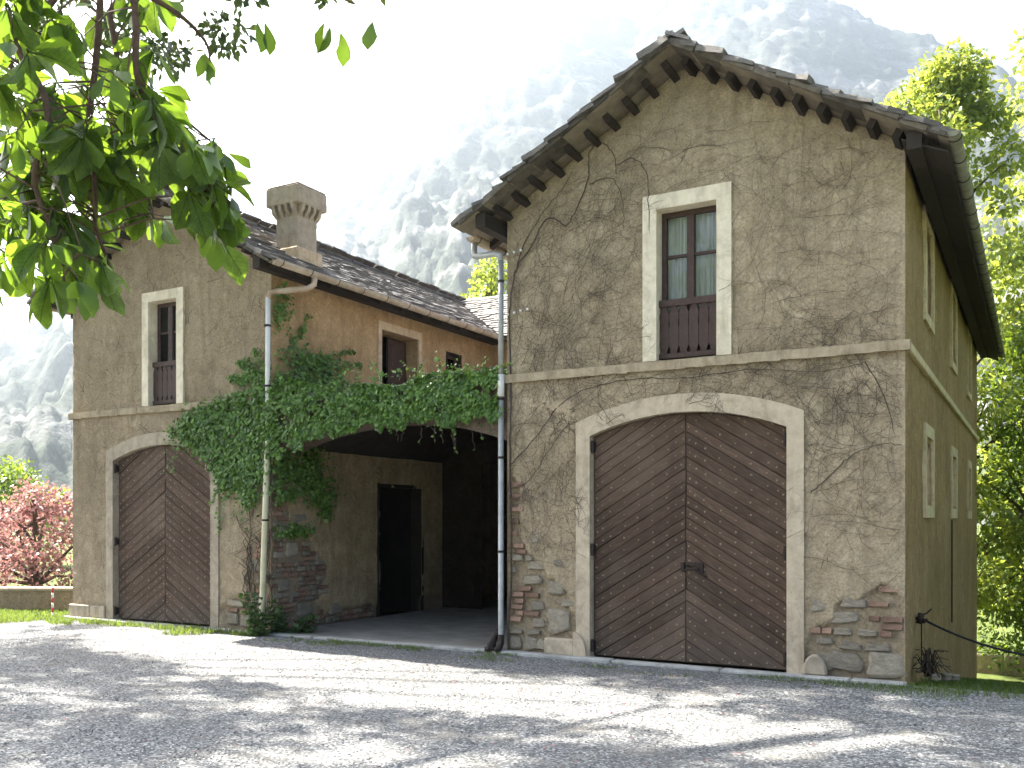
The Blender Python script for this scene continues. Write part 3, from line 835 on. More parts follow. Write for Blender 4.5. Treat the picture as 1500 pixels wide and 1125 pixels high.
# --- tall windows with fretted boards below
def frame_tube(x0, x1, z0, z1, wl, wt, y0, y1, mat, parent, name='surround', bottom=None):
    mb = MB()
    mb.box(x0 - wl, x0, y0, y1, z0, z1 + wt)
    mb.box(x1, x1 + wl, y0, y1, z0, z1 + wt)
    mb.box(x0, x1, y0 + 0.001, y1, z1, z1 + wt - 0.0005)
    if bottom: mb.box(x0, x1, y0 + 0.001, y1, z0 + 0.0005, z0 + bottom)
    return mb.build(name, mat, parent)
def tall_window(w, trim_w, trim_t, mat):
    x0, x1, z0, z1 = w
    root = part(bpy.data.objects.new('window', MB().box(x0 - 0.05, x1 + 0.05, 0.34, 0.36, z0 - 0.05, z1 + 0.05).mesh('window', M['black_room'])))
    COL.objects.link(root)
    frame_tube(x0, x1, z0 - 0.015, z1, trim_w, trim_t, -0.03, 0.24, mat, root)
    y = 0.15
    zr = z0 + 0.70
    sash = MB()
    sash.box(x0 + 0.002, x0 + 0.06, y, y + 0.05, z0 + 0.01, z1 - 0.002)
    sash.box(x1 - 0.06, x1 - 0.002, y, y + 0.05, z0 + 0.01, z1 - 0.002)
    sash.box(x0 + 0.06, x1 - 0.06, y + 0.001, y + 0.049, z1 - 0.065, z1 - 0.003)
    xm = (x0 + x1) / 2
    sash.box(xm - 0.045, xm + 0.045, y - 0.012, y + 0.048, z0 + 0.02, z1 - 0.065)
    zm = (zr + z1) / 2 + 0.0
    sash.box(x0 + 0.06, xm - 0.045, y + 0.004, y + 0.045, zm - 0.018, zm + 0.018)
    sash.box(xm + 0.045, x1 - 0.06, y + 0.004, y + 0.045, zm - 0.018, zm + 0.018)
    sash.box(x0 + 0.06, x1 - 0.06, y + 0.002, y + 0.046, z0 + 0.02, z0 + 0.13)
    sash.build('sash', M['win_wood'], root, bevel=0.005)
    for (a, b) in ((x0 + 0.06, xm - 0.045), (xm + 0.045, x1 - 0.06)):
        for (c, d) in ((zr - 0.05, zm - 0.018), (zm + 0.018, z1 - 0.065)):
            MB().box(a, b, y + 0.022, y + 0.026, c, d).build('pane', M['glass'], root)
        n = 60
        xs = np.linspace(a - 0.02, b + 0.02, n)
        ys = 0.235 + 0.012 * np.sin(xs * 120 + 2 * np.sin(xs * 30))
        V = np.concatenate([np.stack([xs, ys, np.full(n, zr - 0.1)], -1), np.stack([xs, ys, np.full(n, z1 - 0.03)], -1)])
        F = np.array([(i, i + 1, n + i + 1, n + i) for i in range(n - 1)])
        o = bpy.data.objects.new('curtain', big_mesh('curtain', V, F, M['curtain'], True)); link(o, root)
    # railing: handrail, foot rail and fret-cut boards
    MB().box(x0 - 0.012, x1 + 0.012, 0.055, 0.115, zr - 0.075, zr + 0.005).build('rail', M['win_wood'], root, bevel=0.006)
    MB().box(x0 - 0.004, x1 + 0.004, 0.06, 0.11, z0 + 0.012, z0 + 0.075).build('rail', M['win_wood'], root, bevel=0.006)
    nb = 6; bw = (x1 - x0) / nb
    prof = [(0.0, 0.36), (0.06, 0.30), (0.11, 0.38), (0.18, 0.49), (0.40, 0.47), (0.52, 0.49), (0.62, 0.44), (0.76, 0.49), (0.84, 0.47), (0.90, 0.33), (0.95, 0.30), (1.0, 0.38)]
    ha, hb = z0 + 0.06, zr - 0.06
    bal = MB()
    pts = [(-s * bw, 0.0, ha + t * (hb - ha)) for t, s in prof]
    ptsr = [(s * bw, 0.0, ha + t * (hb - ha)) for t, s in reversed(prof)]
    me = MB().prism(pts + ptsr, (0, 0.022, 0)).mesh('baluster', M['win_wood'])
    for i in range(nb):
        o = bpy.data.objects.new('baluster', me); link(o, root)
        o.location = (x0 + bw * (i + 0.5), 0.072 + random.uniform(-0.002, 0.002), 0)
    return root
tall_window(RWIN, 0.172, 0.175, M['trim_white'])
tall_window(LWIN, 0.155, 0.155, M['trim_white'])

# --- side windows (x = 0 wall) and terrace openings
def side_window(y0, y1, z0, z1, tw, low):
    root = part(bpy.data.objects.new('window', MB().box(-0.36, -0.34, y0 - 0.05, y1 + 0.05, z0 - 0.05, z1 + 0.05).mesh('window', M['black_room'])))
    COL.objects.link(root)
    mb = MB()
    mb.box(-0.30, 0.032, y0 - 0.02, y0 + tw, z0 - 0.02, z1 + 0.02)
    mb.box(-0.30, 0.032, y1 - tw, y1 + 0.02, z0 - 0.02, z1 + 0.02)
    mb.box(-0.30, 0.031, y0 + tw, y1 - tw, z1 - tw, z1 + 0.019)
    mb.box(-0.30, 0.031, y0 + tw, y1 - tw, z0 - 0.019, z0 + tw)
    mb.build('surround', M['trim_side'], root)
    a, b, c, d = y0 + tw, y1 - tw, z0 + tw, z1 - tw
    if low:
        ym = (a + b) / 2
        for (p, q) in ((a + .004, ym - .004), (ym + .004, b - .004)):
            sh = MB().box(-0.14, -0.105, p, q, c + .005, d - .12)
            sh.build('shutter', M['trim_side'], root, bevel=0.006)
            for k in range(3):
                MB().box(-0.104, -0.095, p + 0.04, q - 0.04, c + 0.05 + k * 0.2, c + 0.2 + k * 0.2).build('shutter_panel', M['trim_side'], root)
        mb = MB().box(-0.12, -0.08, a, b, d - 0.1, d); mb.build('lintel_bar', M['iron'], root)
    else:
        for k in range(4):
            w = (b - a) / 4
            MB().box(-0.07, -0.035, a + k * w + .003, a + (k + 1) * w - .003, c + .004, d - .004).build('shutter_board', M['trim_side'], root, bevel=0.004)
for (a, b, c, d) in SIDE_LOW: side_window(a - 0.05, b + 0.05, c - 0.08, d + 0.1, 0.13, True)
for (a, b, c, d) in SIDE_UP: side_window(a - 0.05, b + 0.05, c - 0.08, d + 0.1, 0.10, False)

def terrace_door():
    y0, y1, z0, z1 = TERR_DOOR; X = LW1
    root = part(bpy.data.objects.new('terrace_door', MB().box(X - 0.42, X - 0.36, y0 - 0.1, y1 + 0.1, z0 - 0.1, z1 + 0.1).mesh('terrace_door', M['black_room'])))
    COL.objects.link(root)
    mb = MB()
    mb.box(X - 0.02, X + 0.025, y0 - 0.10, y0, z0, z1 + 0.14)
    mb.box(X - 0.02, X + 0.025, y1, y1 + 0.10, z0, z1 + 0.14)
    mb.box(X - 0.02, X + 0.024, y0, y1, z1, z1 + 0.1395)
    mb.build('surround', M['trim_warm'], root)
    rv = MB()
    rv.box(X - 0.36, X - 0.021, y1 + 0.002, y1 + 0.05, z0, z1); rv.box(X - 0.36, X - 0.021, y0 - 0.05, y0 - 0.002, z0, z1); rv.box(X - 0.36, X - 0.021, y0, y1, z1 + .002, z1 + 0.05)
    rv.build('reveal', M['plaster_warm'], root)
    d = MB().box(X - 0.30, X - 0.26, y0 + 0.55, y1 - 0.02, z0, z1 - 0.04)
    d.box(X - 0.262, X - 0.25, y0 + 0.63, y1 - 0.1, z0 + 0.1, z1 - 0.14)
    d.build('door_leaf', M['win_wood'], root)
    y0, y1, z0, z1 = TERR_WIN
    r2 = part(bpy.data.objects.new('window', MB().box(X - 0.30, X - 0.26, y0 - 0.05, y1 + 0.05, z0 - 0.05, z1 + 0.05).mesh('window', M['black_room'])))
    COL.objects.link(r2)
    mb = MB()
    mb.box(X - 0.25, X + 0.012, y0 - 0.02, y0 + 0.03, z0 - 0.3, z1); mb.box(X - 0.25, X + 0.012, y1 - 0.03, y1 + 0.02, z0 - 0.3, z1); mb.box(X - 0.25, X + 0.011, y0 + 0.03, y1 - 0.03, z1 - 0.03, z1 - 0.0005)
    mb.build('surround', M['old_wood'], r2)
    mb = MB().box(X - 0.12, X - 0.085, y0 + .03, y0 + .09, z0, z1 - .03); mb.box(X - 0.12, X - 0.085, y1 - .09, y1 - .03, z0, z1 - .03); mb.box(X - 0.118, X - 0.087, y0 + .09, y1 - .09, z1 - .1, z1 - .031); mb.box(X - 0.118, X - 0.087, y0 + .09, y1 - .09, (z0 + z1) / 2 - .02, (z0 + z1) / 2 + .02)
    mb.build('sash', M['win_wood'], r2)
    MB().box(X - 0.105, X - 0.10, y0 + .09, y1 - .09, z0, z1 - .1).build('pane', M['glass'], r2)
terrace_door()

# --- portico: front arch, vault, terrace, floor, inner doorway
def portico():
    ap = arch_pts(*ARCH, 24)
    mb = MB()
    for i in range(24):
        (xa, za), (xb, zb) = ap[i], ap[i + 1]
        mb.prism([(xa, 0.03, za), (xb, 0.03, zb), (xb, 0.03, FZ), (xa, 0.03, FZ)], (0, 0.55, 0))
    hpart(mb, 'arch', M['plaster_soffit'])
    mb = MB()
    vp = arch_pts(LW1, RW0, 2.80, 3.30, 20)
    ys = [0.58, 1.9, 3.2, 4.6]
    vs_ = [(x, y, z) for y in ys for x, z in vp]
    fs = [(j * 21 + i, j * 21 + i + 1, (j + 1) * 21 + i + 1, (j + 1) * 21 + i) for j in range(3) for i in range(20)]
    mb.add(vs_, fs)
    hpart(mb, 'vault', M['plaster_shade'], True)
    hpart(MB().box(LW1 + .003, RW0 - .003, 0.012, 6.39, FZ + .002, FZ + 0.06), 'terrace_floor', M['concrete'])
    hpart(MB().box(LW1 + .005, RW0 - .005, -0.009, 10.9, -0.06, 0.022), 'portico_floor', M['floor'])
    y0, y1, z0, z1 = DOOR_IN; X = LW1
    mb = MB()
    mb.box(X - 0.40, X - 0.0, y0 - 0.06, y0 - .001, 0, z1 + 0.06); mb.box(X - 0.40, X + 0.0, y1 + .001, y1 + 0.06, 0, z1 + 0.06); mb.box(X - 0.40, X + 0.0, y0, y1, z1 + .001, z1 + 0.06)
    dw = hpart(mb, 'doorway', M['plaster_shade'])
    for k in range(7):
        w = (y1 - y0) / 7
        MB().box(X - 0.275, X - 0.24, y0 + k * w + .003, y0 + (k + 1) * w - .003, 0.03, z1 - .004).build('doorway_dark_fill', M['black_room'], dw)  # near-black boards added so the doorway reads as an unlit opening
    hpart(MB().box(X - 0.01, X + 0.03, 2.57, 2.60, 0.0, 2.35), 'cable_pipe', M['iron'])
portico()

# --- roofs
def slate_mesh(seed):
    r = random.Random(seed)
    w, h, t = 0.5, 0.5, 0.5
    pts = [(-w, -h), (-0.15, -h - r.uniform(-.03, .06)), (0.2, -h - r.uniform(-.03, .06)), (w, -h), (w * r.uniform(.92, 1.02), 0.0), (w * r.uniform(.9, 1), h), (-w * r.uniform(.9, 1), h), (-w * r.uniform(.92, 1.02), 0)]
    pts = [(x + r.uniform(-.05, .05), y + r.uniform(-.05, .05)) for x, y in pts]
    n = len(pts)
    v = [(x, y, -t + r.uniform(-.1, .1)) for x, y in pts] + [(x * .985, y * .985, t + r.uniform(-.25, .1)) for x, y in pts]
    f = [tuple(range(n - 1, -1, -1)), tuple(range(n, 2 * n))] + [(i, (i + 1) % n, n + (i + 1) % n, n + i) for i in range(n)]
    me = bpy.data.meshes.new('slate'); me.from_pydata(v, [], f); me.materials.append(M['slate']); me.update()
    return me
SLATES = [slate_mesh(i) for i in range(8)]
def roof(name_c, half, y0, y1, ridge_x, left_clip=None, right_clip=None, pur=11):
    """gable roof with its ridge along Y"""
    alpha = math.atan(SL); ca, sa = math.cos(alpha), math.sin(alpha)
    L = half / ca
    zr = EZ + SL * half
    mb = MB()
    for s in (-1, 1):
        a = P(ridge_x, y0, zr - 0.045); e = P(ridge_x + s * half, y0, EZ - 0.045)
        nd = Vector((s * sa, 0, ca)) * -0.035
        q = [a, e, e + nd, a + Vector((0, 0, -0.035 / ca))]
        if s > 0: q = q[::-1]
        mb.prism(q, (0, y1 - y0, 0))
    root = hpart(mb, 'roof', M['deck'])
    for s in (-1, 1):
        t = 0.05
        while t < L - 0.1:
            w = random.uniform(0.28, 0.5)
            c0 = P(ridge_x + s * t * ca, y0 - random.uniform(0.0, 0.07), zr - 0.045 - t * sa); c1 = P(ridge_x + s * min(t + w - .012, L) * ca, y0 - random.uniform(0.0, 0.07), zr - 0.045 - min(t + w - .012, L) * sa)
            un = Vector((s * sa, 0, ca)); lo = -random.uniform(.028, .045)
            q = [c0 + un * .012, c1 + un * .010, c1 + un * lo, c0 + un * lo * random.uniform(.8, 1.2)]
            if s > 0: q = q[::-1]
            MB().prism(q, (0, 0.34, 0)).build('verge_flag', M['flag'], root)
            t += w
    # purlins poking out below the verge
    for s in (-1, 1):
        for i in range(pur):
            t = 0.18 + (L - 0.42) * i / (pur - 1)
            c = P(ridge_x + s * t * ca, 0, zr - 0.045 - t * sa) + Vector((s * sa, 0, ca)) * -(0.037)
            ux = Vector((s * ca, 0, -sa)) * random.uniform(0.034, 0.042); un = Vector((s * sa, 0, ca)) * -random.uniform(0.085, 0.105)
            ys = y0 + random.uniform(0.15, 0.21)
            q = [c - ux, c + ux, c + ux + un, c - ux + un]
            q = [p + Vector((0, ys, 0)) for p in q]
            MB().prism(q, (0, 0.35 - ys, 0)).build('purlin', M['old_wood'], root)
        # wall plate beam at the eave
        xx = ridge_x + s * (half - 0.33)
        MB().box(xx - 0.07, xx + 0.07, y0 + 0.05, y1 - 0.2, EZ + SL * 0.33 - 0.28, EZ + SL * 0.33 - 0.105).build('wall_plate', M['old_wood'], root)
        # rafter tails under the long eaves
        for k in range(int((y1 - y0) / 0.62)):
            yy = y0 + 0.75 + k * 0.62
            if yy > y1 - 0.2: break
            if s > 0 and right_clip and yy > 5.8: break
            q = [P(ridge_x + s * (half - .05), yy, EZ + SL * .05 - 0.085), P(ridge_x + s * (half - .55), yy, EZ + SL * .55 - 0.085), P(ridge_x + s * (half - .55), yy, EZ + SL * .55 - 0.19), P(ridge_x + s * (half - .05), yy, EZ + SL * .05 - 0.17)]
            MB().prism(q, (0, 0.09, 0)).build('rafter', M['old_wood'], root)
    return root
roof_r = roof('r', HALF_R, -0.50, DEPTH + 0.35, RC)
roof_l = roof('l', HALF_L, -0.50, DEPTH + 0.35, LC, right_clip=True)

for x0_, x1_, k_ in ((RW1 + 0.01, RC + HALF_R - 0.03, 1),):
    z0_, z1_ = float(ztop_r(x0_)) - 0.235, float(ztop_r(x1_)) - 0.195
    for i in range(18):
        ya = -0.42 + i * 0.76
        MB().prism([P(x0_, ya, z0_), P(x1_, ya, z1_), P(x1_, ya, z1_ + .02), P(x0_, ya, z0_ + .02)], (0, 0.752, 0)).build('soffit_shade_board', M['old_wood'], roof_r)  # dark boards added to stand for the deep shade under this eave
ALPHA = math.atan(SL); CA, SA = math.cos(ALPHA), math.sin(ALPHA)
slate_recs = []      # (roof object, matrix, scale, mesh, weight)
def lay(roof_o, origin, along, up, nrm, length, width, clip=None, weight=1.0, verge0=True):
    """origin = eave start; rows climb along `up`, courses run along `along`"""
    rows = int(length / 0.172)
    for r in range(rows + 1):
        s0 = r * 0.172
        x = -0.04 * random.random()
        if r % 2: x -= random.uniform(0.05, 0.2)
        while x < width:
            w = random.uniform(0.26, 0.52)
            h = 0.36
            xc = max(x, -0.02 - 0.10 * random.random()) if x < 0 else x
            ww = x + w - xc
            if xc + ww > width + 0.03: ww = width + 0.03 - xc
            if ww > 0.08:
                cs = s0 + h / 2 - 0.03 + random.uniform(-0.015, 0.015); cx = xc + ww / 2
                if clip is None or clip(cx, cs):
                    c = origin + along * cx + up * cs + nrm * (0.018 + random.uniform(0, 0.012))
                    tilt = math.radians(6.5 + random.uniform(-1.2, 1.5)); yaw = math.radians(random.uniform(-2.5, 2.5))
                    m = Matrix((along, up, nrm)).transposed() @ Matrix.Rotation(yaw, 3, 'Z') @ Matrix.Rotation(-tilt, 3, 'X') @ Matrix.Rotation(math.radians(random.uniform(-1.5, 1.5)), 3, 'Y')
                    verge = (xc < 0.0)
                    th = random.uniform(0.022, 0.036)
                    if xc < 0: th *= random.uniform(1.3, 2.1); c = c + nrm * random.uniform(-.004, .016)
                    slate_recs.append((roof_o, c, m, (ww * 1.01, h, th), random.choice(SLATES), verge, weight))
            x += w
up_r = Vector((-CA, 0, SA)); n_r = Vector((SA, 0, CA))     # slope facing +X
up_l = Vector((CA, 0, SA)); n_l = Vector((-SA, 0, CA))
YY = Vector((0, 1, 0))
EV = EZ - 0.045
LL, LR = HALF_L / CA, HALF_R / CA
lay(roof_l, P(LC + HALF_L, -0.5, EV), YY, up_r, n_r, LL, 9.6, clip=lambda a, s: (a - 0.5) < 6.05 + s * CA + 0.1, weight=3)
lay(roof_l, P(LC - HALF_L, -0.5, EV), YY, up_l, n_l, LL, 13.8, weight=0.2)
lay(roof_r, P(RC + HALF_R, -0.5, EV), YY, up_r, n_r, LR, 13.8, weight=0.2)
lay(roof_r, P(RC - HALF_R, -0.5, EV), YY, up_l, n_l, LR, 13.8, weight=0.2)
# cross roof of the back range: ridge along X
mb = MB()
zr = EZ + SL * HALF_L; yb = 6.0
q = [P(LC, yb, EV), P(LC, yb + HALF_L, zr - .045), P(LC, yb + HALF_L * 2, EV), P(LC, yb + HALF_L * 2, EV - .04), P(LC, yb + HALF_L, zr - .09), P(LC, yb, EV - .04)]
qq = [P(LC + HALF_L * 1.0 - 0.05, yb, EV), P(LC, yb + HALF_L - 0.05, zr - .05), P(RC, yb + HALF_L, zr - .05), P(RC - HALF_R + 0.05, yb, EV)]
mb.prism(qq, (0, 0.0, -0.04))
mb.prism([P(LC, yb + HALF_L, zr - .05), P(LC, yb + 2 * HALF_L, EV), P(RC, yb + 2 * HALF_L, EV), P(RC, yb + HALF_L, zr - .05)], (0, 0, -0.04))
roof_b = hpart(mb, 'roof', M['deck'])
lay(roof_b, P(LC, yb, EV), Vector((1, 0, 0)), Vector((0, CA, SA)), Vector((0, -SA, CA)), LL, RC - LC - HALF_R * 0.0,
    clip=lambda a, s: (a > HALF_L - s * CA - 0.05) and (a < (RC - LC) - HALF_R + s * CA + 0.1), weight=2.5)
def place_slates():
    def score(rec):
        d = (rec[1] - CAM).length
        return (rec[6] * (1.6 if rec[5] else 1.0) + (4 if rec[5] and rec[6] < 1 else 0)) / d
    recs = sorted(slate_recs, key=lambda r: -score(r))
    for rec in recs[:300]:
        o = bpy.data.objects.new('slate', rec[4]); COL.objects.link(o); o.parent = rec[0]
        o.matrix_local = Matrix.Translation(rec[1]) @ rec[2].to_4x4() @ Matrix.Diagonal((*rec[3], 1))
    for ro in (roof_l, roof_r, roof_b):
        mb = MB()
        for rec in recs[300:]:
            if rec[0] is not ro: continue
            m = Matrix.Translation(rec[1]) @ rec[2].to_4x4() @ Matrix.Diagonal((*rec[3], 1))
            mb.add([m @ v.co for v in rec[4].vertices], [tuple(p.vertices) for p in rec[4].polygons])
        if mb.v: tag(mb.build('slates', M['slate'], ro), kind='stuff')
place_slates()
# ridge stones
for ro, c, half in ((roof_r, RC, HALF_R), (roof_l, LC, HALF_L)):
    z = EZ + SL * half
    y = -0.56
    for k in range(26):
        w = random.uniform(0.42, 0.6)
        for s in (-1, 1):
            q = [P(c - s * 0.03, y, z + 0.05), P(c + s * 0.24, y, z - 0.085), P(c + s * 0.235, y, z - 0.12), P(c - s * 0.03, y, z + 0.01)]
            if s < 0: q = q[::-1]
            mb = MB().prism(q, (0, w - 0.015, 0))
            mb.v = [(a + random.uniform(-.012, .012), b + random.uniform(-.02, .02), d + random.uniform(-.008, .012) + (0.012 if s > 0 else 0)) for a, b, d in mb.v]
            mb.build('ridge_stone', M['slate'], ro)
        y += w
        if y > 12.6: break

# --- chimney
def chimney():
    x0, x1, y0, y1 = -9.46, -9.0, 0.78, 1.24
    mb = MB().box(x0 - 0.06, x1 + 0.07, y0 - 0.08, y1 + 0.06, 5.55, 6.02)
    root = hpart(mb, 'chimney', M['trim_warm'], bevel=0.02)
    MB().box(x0, x1, y0, y1, 6.02, 6.60).build('shaft', M['trim_grey'], root, bevel=0.015)
    MB().box(x0 - 0.115, x1 + 0.115, y0 - 0.115, y1 + 0.115, 6.70, 6.985).build('cap', M['trim_grey'], root, bevel=0.015)
    MB().prism([P(x0 - 0.10, y0 - 0.10, 6.985), P(x1 + 0.10, y0 - 0.10, 6.985), P(x1 + .1, y1 + .1, 6.985), P(x0 - .1, y1 + .1, 6.985)], (0, 0, 0.03)).build('cap_slab', M['trim_grey'], root, bevel=0.01)
    # corbels
    def corb(px, py, nx, ny):
        tx, ty = -ny, nx
        pr = [(0, 6.52), (0.03, 6.55), (0.09, 6.62), (0.112, 6.72), (0, 6.72)]
        q = [P(px + nx * d - tx * 0.03, py + ny * d - ty * 0.03, z) for d, z in pr]
        MB().prism(q, (tx * 0.06, ty * 0.06, 0)).build('corbel', M['trim_grey'], root)
    for k in range(4):
        f = -0.03 + (k + 0.5) / 4 * (x1 - x0 + 0.06)
        corb(x0 + f, y0, 0, -1); corb(x0 + f, y1, 0, 1)
        f = -0.03 + (k + 0.5) / 4 * (y1 - y0 + 0.06)
        corb(x1, y0 + f, 1, 0); corb(x0, y0 + f, -1, 0)
chimney()

# --- gutters and downpipes
def half_round(p0, p1, r, mat, name='gutter'):
    p0, p1 = Vector(p0), Vector(p1); d = (p1 - p0).normalized(); side = d.cross(Vector((0, 0, 1))).normalized()
    mb = MB(); n = 8
    ring = [(math.pi + math.pi * i / n) for i in range(n + 1)]
    vs_ = []
    for p in (p0, p1):
        for rr in (r, r - 0.006):
            for a in ring: vs_.append(p + side * (math.cos(a) * rr) + Vector((0, 0, math.sin(a) * rr)))
    m = n + 1; f = []
    for i in range(n):
        f.append((i, i + 1, 2 * m + i + 1, 2 * m + i)); f.append((m + i + 1, m + i, 3 * m + i, 3 * m + i + 1))
    for k in (0, 2 * m):
        for i in range(n): f.append((k + i, k + m + i, k + m + i + 1, k + i + 1))
    f += [(0, 2 * m, 3 * m, m), (n, m + n, 3 * m + n, 2 * m + n)]
    mb.add(vs_, f)
    # end stop
    mb.add([p0 + side * (math.cos(a) * r) + Vector((0, 0, math.sin(a) * r)) for a in ring], [tuple(range(m))])
    o = hpart(mb, name, mat, True)
    L = (p1 - p0).length; k = int(L / 0.62)
    for i in range(k + 1):
        c = p0 + d * (0.12 + (L - 0.24) * i / k)
        MB().tube([c + side * (math.cos(a) * (r + .006)) + Vector((0, 0, math.sin(a) * (r + .004))) for a in ring], 0.006, 4).build('gutter_hook', M['iron'], o)
    return o
g1 = half_round((LC + HALF_L + 0.03, -0.46, EZ - 0.02), (LC + HALF_L + 0.03, 5.95, EZ - 0.02), 0.075, M['gutter'])
g2 = half_round((RC + HALF_R + 0.03, -0.56, EZ - 0.03), (RC + HALF_R + 0.03, DEPTH + 0.35, EZ - 0.03), 0.062, M['gutter_green'])
g3 = half_round((RC - HALF_R - 0.02, -0.10, EZ - 0.06), (RC - HALF_R - 0.02, 6.0, EZ - 0.06), 0.075, M['gutter'])

def downpipes():
    # left wing: crank from the gutter, pale upper length, yellowed lower length
    gx = LC + HALF_L + 0.03
    x = -8.80
    root = hpart(MB().tube([(gx, 0.40, EZ - 0.09), (gx, 0.38, EZ - 0.2), (gx - 0.05, 0.30, EZ - 0.27), (x + 0.10, 0.02, EZ - 0.33), (x + 0.02, -0.05, EZ - 0.36), (x, -0.075, EZ - 0.44)], 0.045, 10), 'downpipe', M['gutter'], True)
    MB().tube([(x, -0.075, EZ - 0.42), (x - 0.005, -0.078, 3.9), (x - 0.01, -0.08, 2.72)], 0.036, 10).build('pipe', M['pipe_white'], root, True)
    MB().tube([(x - 0.01, -0.08, 2.74), (x - 0.06, -0.085, 1.5), (x - 0.11, -0.09, 0.2), (x - 0.12, -0.11, 0.10), (x - 0.15, -0.19, 0.05)], 0.046, 10).build('pipe', M['pipe_yellow'], root, True)
    for z in (4.6, 3.7, 1.7):
        MB().tube([(x - 0.01 - max(0, 2.7 - z) * .04, -0.08, z - 0.015), (x - 0.01 - max(0, 2.7 - z) * .04, -0.08, z + 0.015)], 0.052, 10).build('bracket', M['iron'], root)
    # right wing
    gx = RC - HALF_R - 0.02; x = RW0 - 0.045
    root = hpart(MB().tube([(gx, -0.02, EZ - 0.12), (gx, -0.03, EZ - 0.25), (gx + 0.03, -0.05, EZ - 0.31), (gx + 0.10, -0.07, EZ - 0.33), (x - 0.08, -0.085, EZ - 0.335), (x - 0.01, -0.085, EZ - 0.36), (x, -0.085, EZ - 0.44)], 0.040, 10), 'downpipe', M['pipe_grey'], True)
    MB().tube([(x, -0.085, EZ - 0.42), (x, -0.085, 3.55)], 0.036, 10).build('pipe', M['pipe_grey'], root, True)
    MB().tube([(x, -0.085, 3.56), (x, -0.085, 3.28)], 0.045, 10).build('sleeve', M['pipe_white'], root, True)
    MB().tube([(x, -0.085, 3.29), (x, -0.085, 0.22), (x, -0.10, 0.12), (x, -0.15, 0.07)], 0.036, 10).build('pipe', M['pipe_grey'], root, True)
    MB().tube([(x, -0.085, 0.24), (x, -0.09, 0.13), (x, -0.14, 0.07), (x, -0.19, 0.05)], 0.044, 10).build('shoe', M['iron'], root, True)
    for z in (4.75, 3.25, 2.5, 1.3):
        MB().tube([(x, -0.085, z - 0.015), (x, -0.085, z + 0.015)], 0.043, 10).build('bracket', M['iron'], root)
    # cast iron wheel guard at the portico corner
    mb = MB()
    pts = [P(RW0 - 0.16, -0.11, 0.02), P(RW0 - 0.17, -0.11, 0.12), P(RW0 - 0.13, -0.08, 0.24), P(RW0 - 0.06, -0.02, 0.30)]
    mb.tube(pts, [0.075, 0.06, 0.05, 0.045], 8)
    mb.box(RW0 - 0.24, RW0 - 0.10, -0.17, -0.05, 0.02, 0.08)
    hpart(mb, 'wheel_guard', M['iron'], True)
    # porcelain insulators
    for z, n in ((5.10, 3), (4.33, 4)):
        for i in range(n):
            c = P(RW0 + 0.03 + i * 0.095, -0.045, z + i * 0.012)
            MB().tube([c + Vector((0, 0.04, 0)), c, c + Vector((0, -0.012, 0))], [0.008, 0.018, 0.012], 8).build('insulator', M['porcelain'], root)
downpipes()
# thin cable beside the side windows
hpart(MB().tube([(0.022, 5.72, 1.7), (0.024, 5.70, 1.0), (0.022, 5.71, 0.1)], 0.012, 5), 'cable', M['iron'])

# --- exposed masonry in the bare patches
def brick_mesh(seed, rough=0.004):
    r = random.Random(seed); mb = MB().box(-.5, .5, -.5, .5, -.5, .5)
    me = mb.mesh('brick', M['brick'])
    import bmesh
    bm = bmesh.new(); bm.from_mesh(me)
    bmesh.ops.scale(bm, vec=(0.22, 0.06, 0.058), verts=bm.verts)
    for v in bm.verts: v.co += Vector((r.uniform(-.008, .008), r.uniform(-.008, .008), r.uniform(-.005, .005)))
    bmesh.ops.bevel(bm, geom=bm.edges[:], offset=0.006, segments=1, affect='EDGES')
    bm.to_mesh(me); bm.free(); return me
def stone_mesh(seed):
    import bmesh
    r = random.Random(seed + 100)
    bm = bmesh.new(); bmesh.ops.create_icosphere(bm, subdivisions=2, radius=0.5)
    f = [r.uniform(2, 5) for _ in range(6)]
    for v in bm.verts:
        d = v.co.normalized()
        k = 0.5 * (1 + 0.12 * math.sin(f[0] * d.x + f[1]) + 0.12 * math.sin(f[2] * d.z + f[3]) + r.uniform(-.05, .05))
        p = 0.62
        q = Vector([math.copysign(abs(c) ** p, c) for c in d])
        v.co = q * k * 0.85
    me = bpy.data.meshes.new('stone'); bm.to_mesh(me); bm.free(); me.materials.append(M['stone']); return me
BR = [brick_mesh(i) for i in range(5)]; ST = [stone_mesh(i) for i in range(6)]
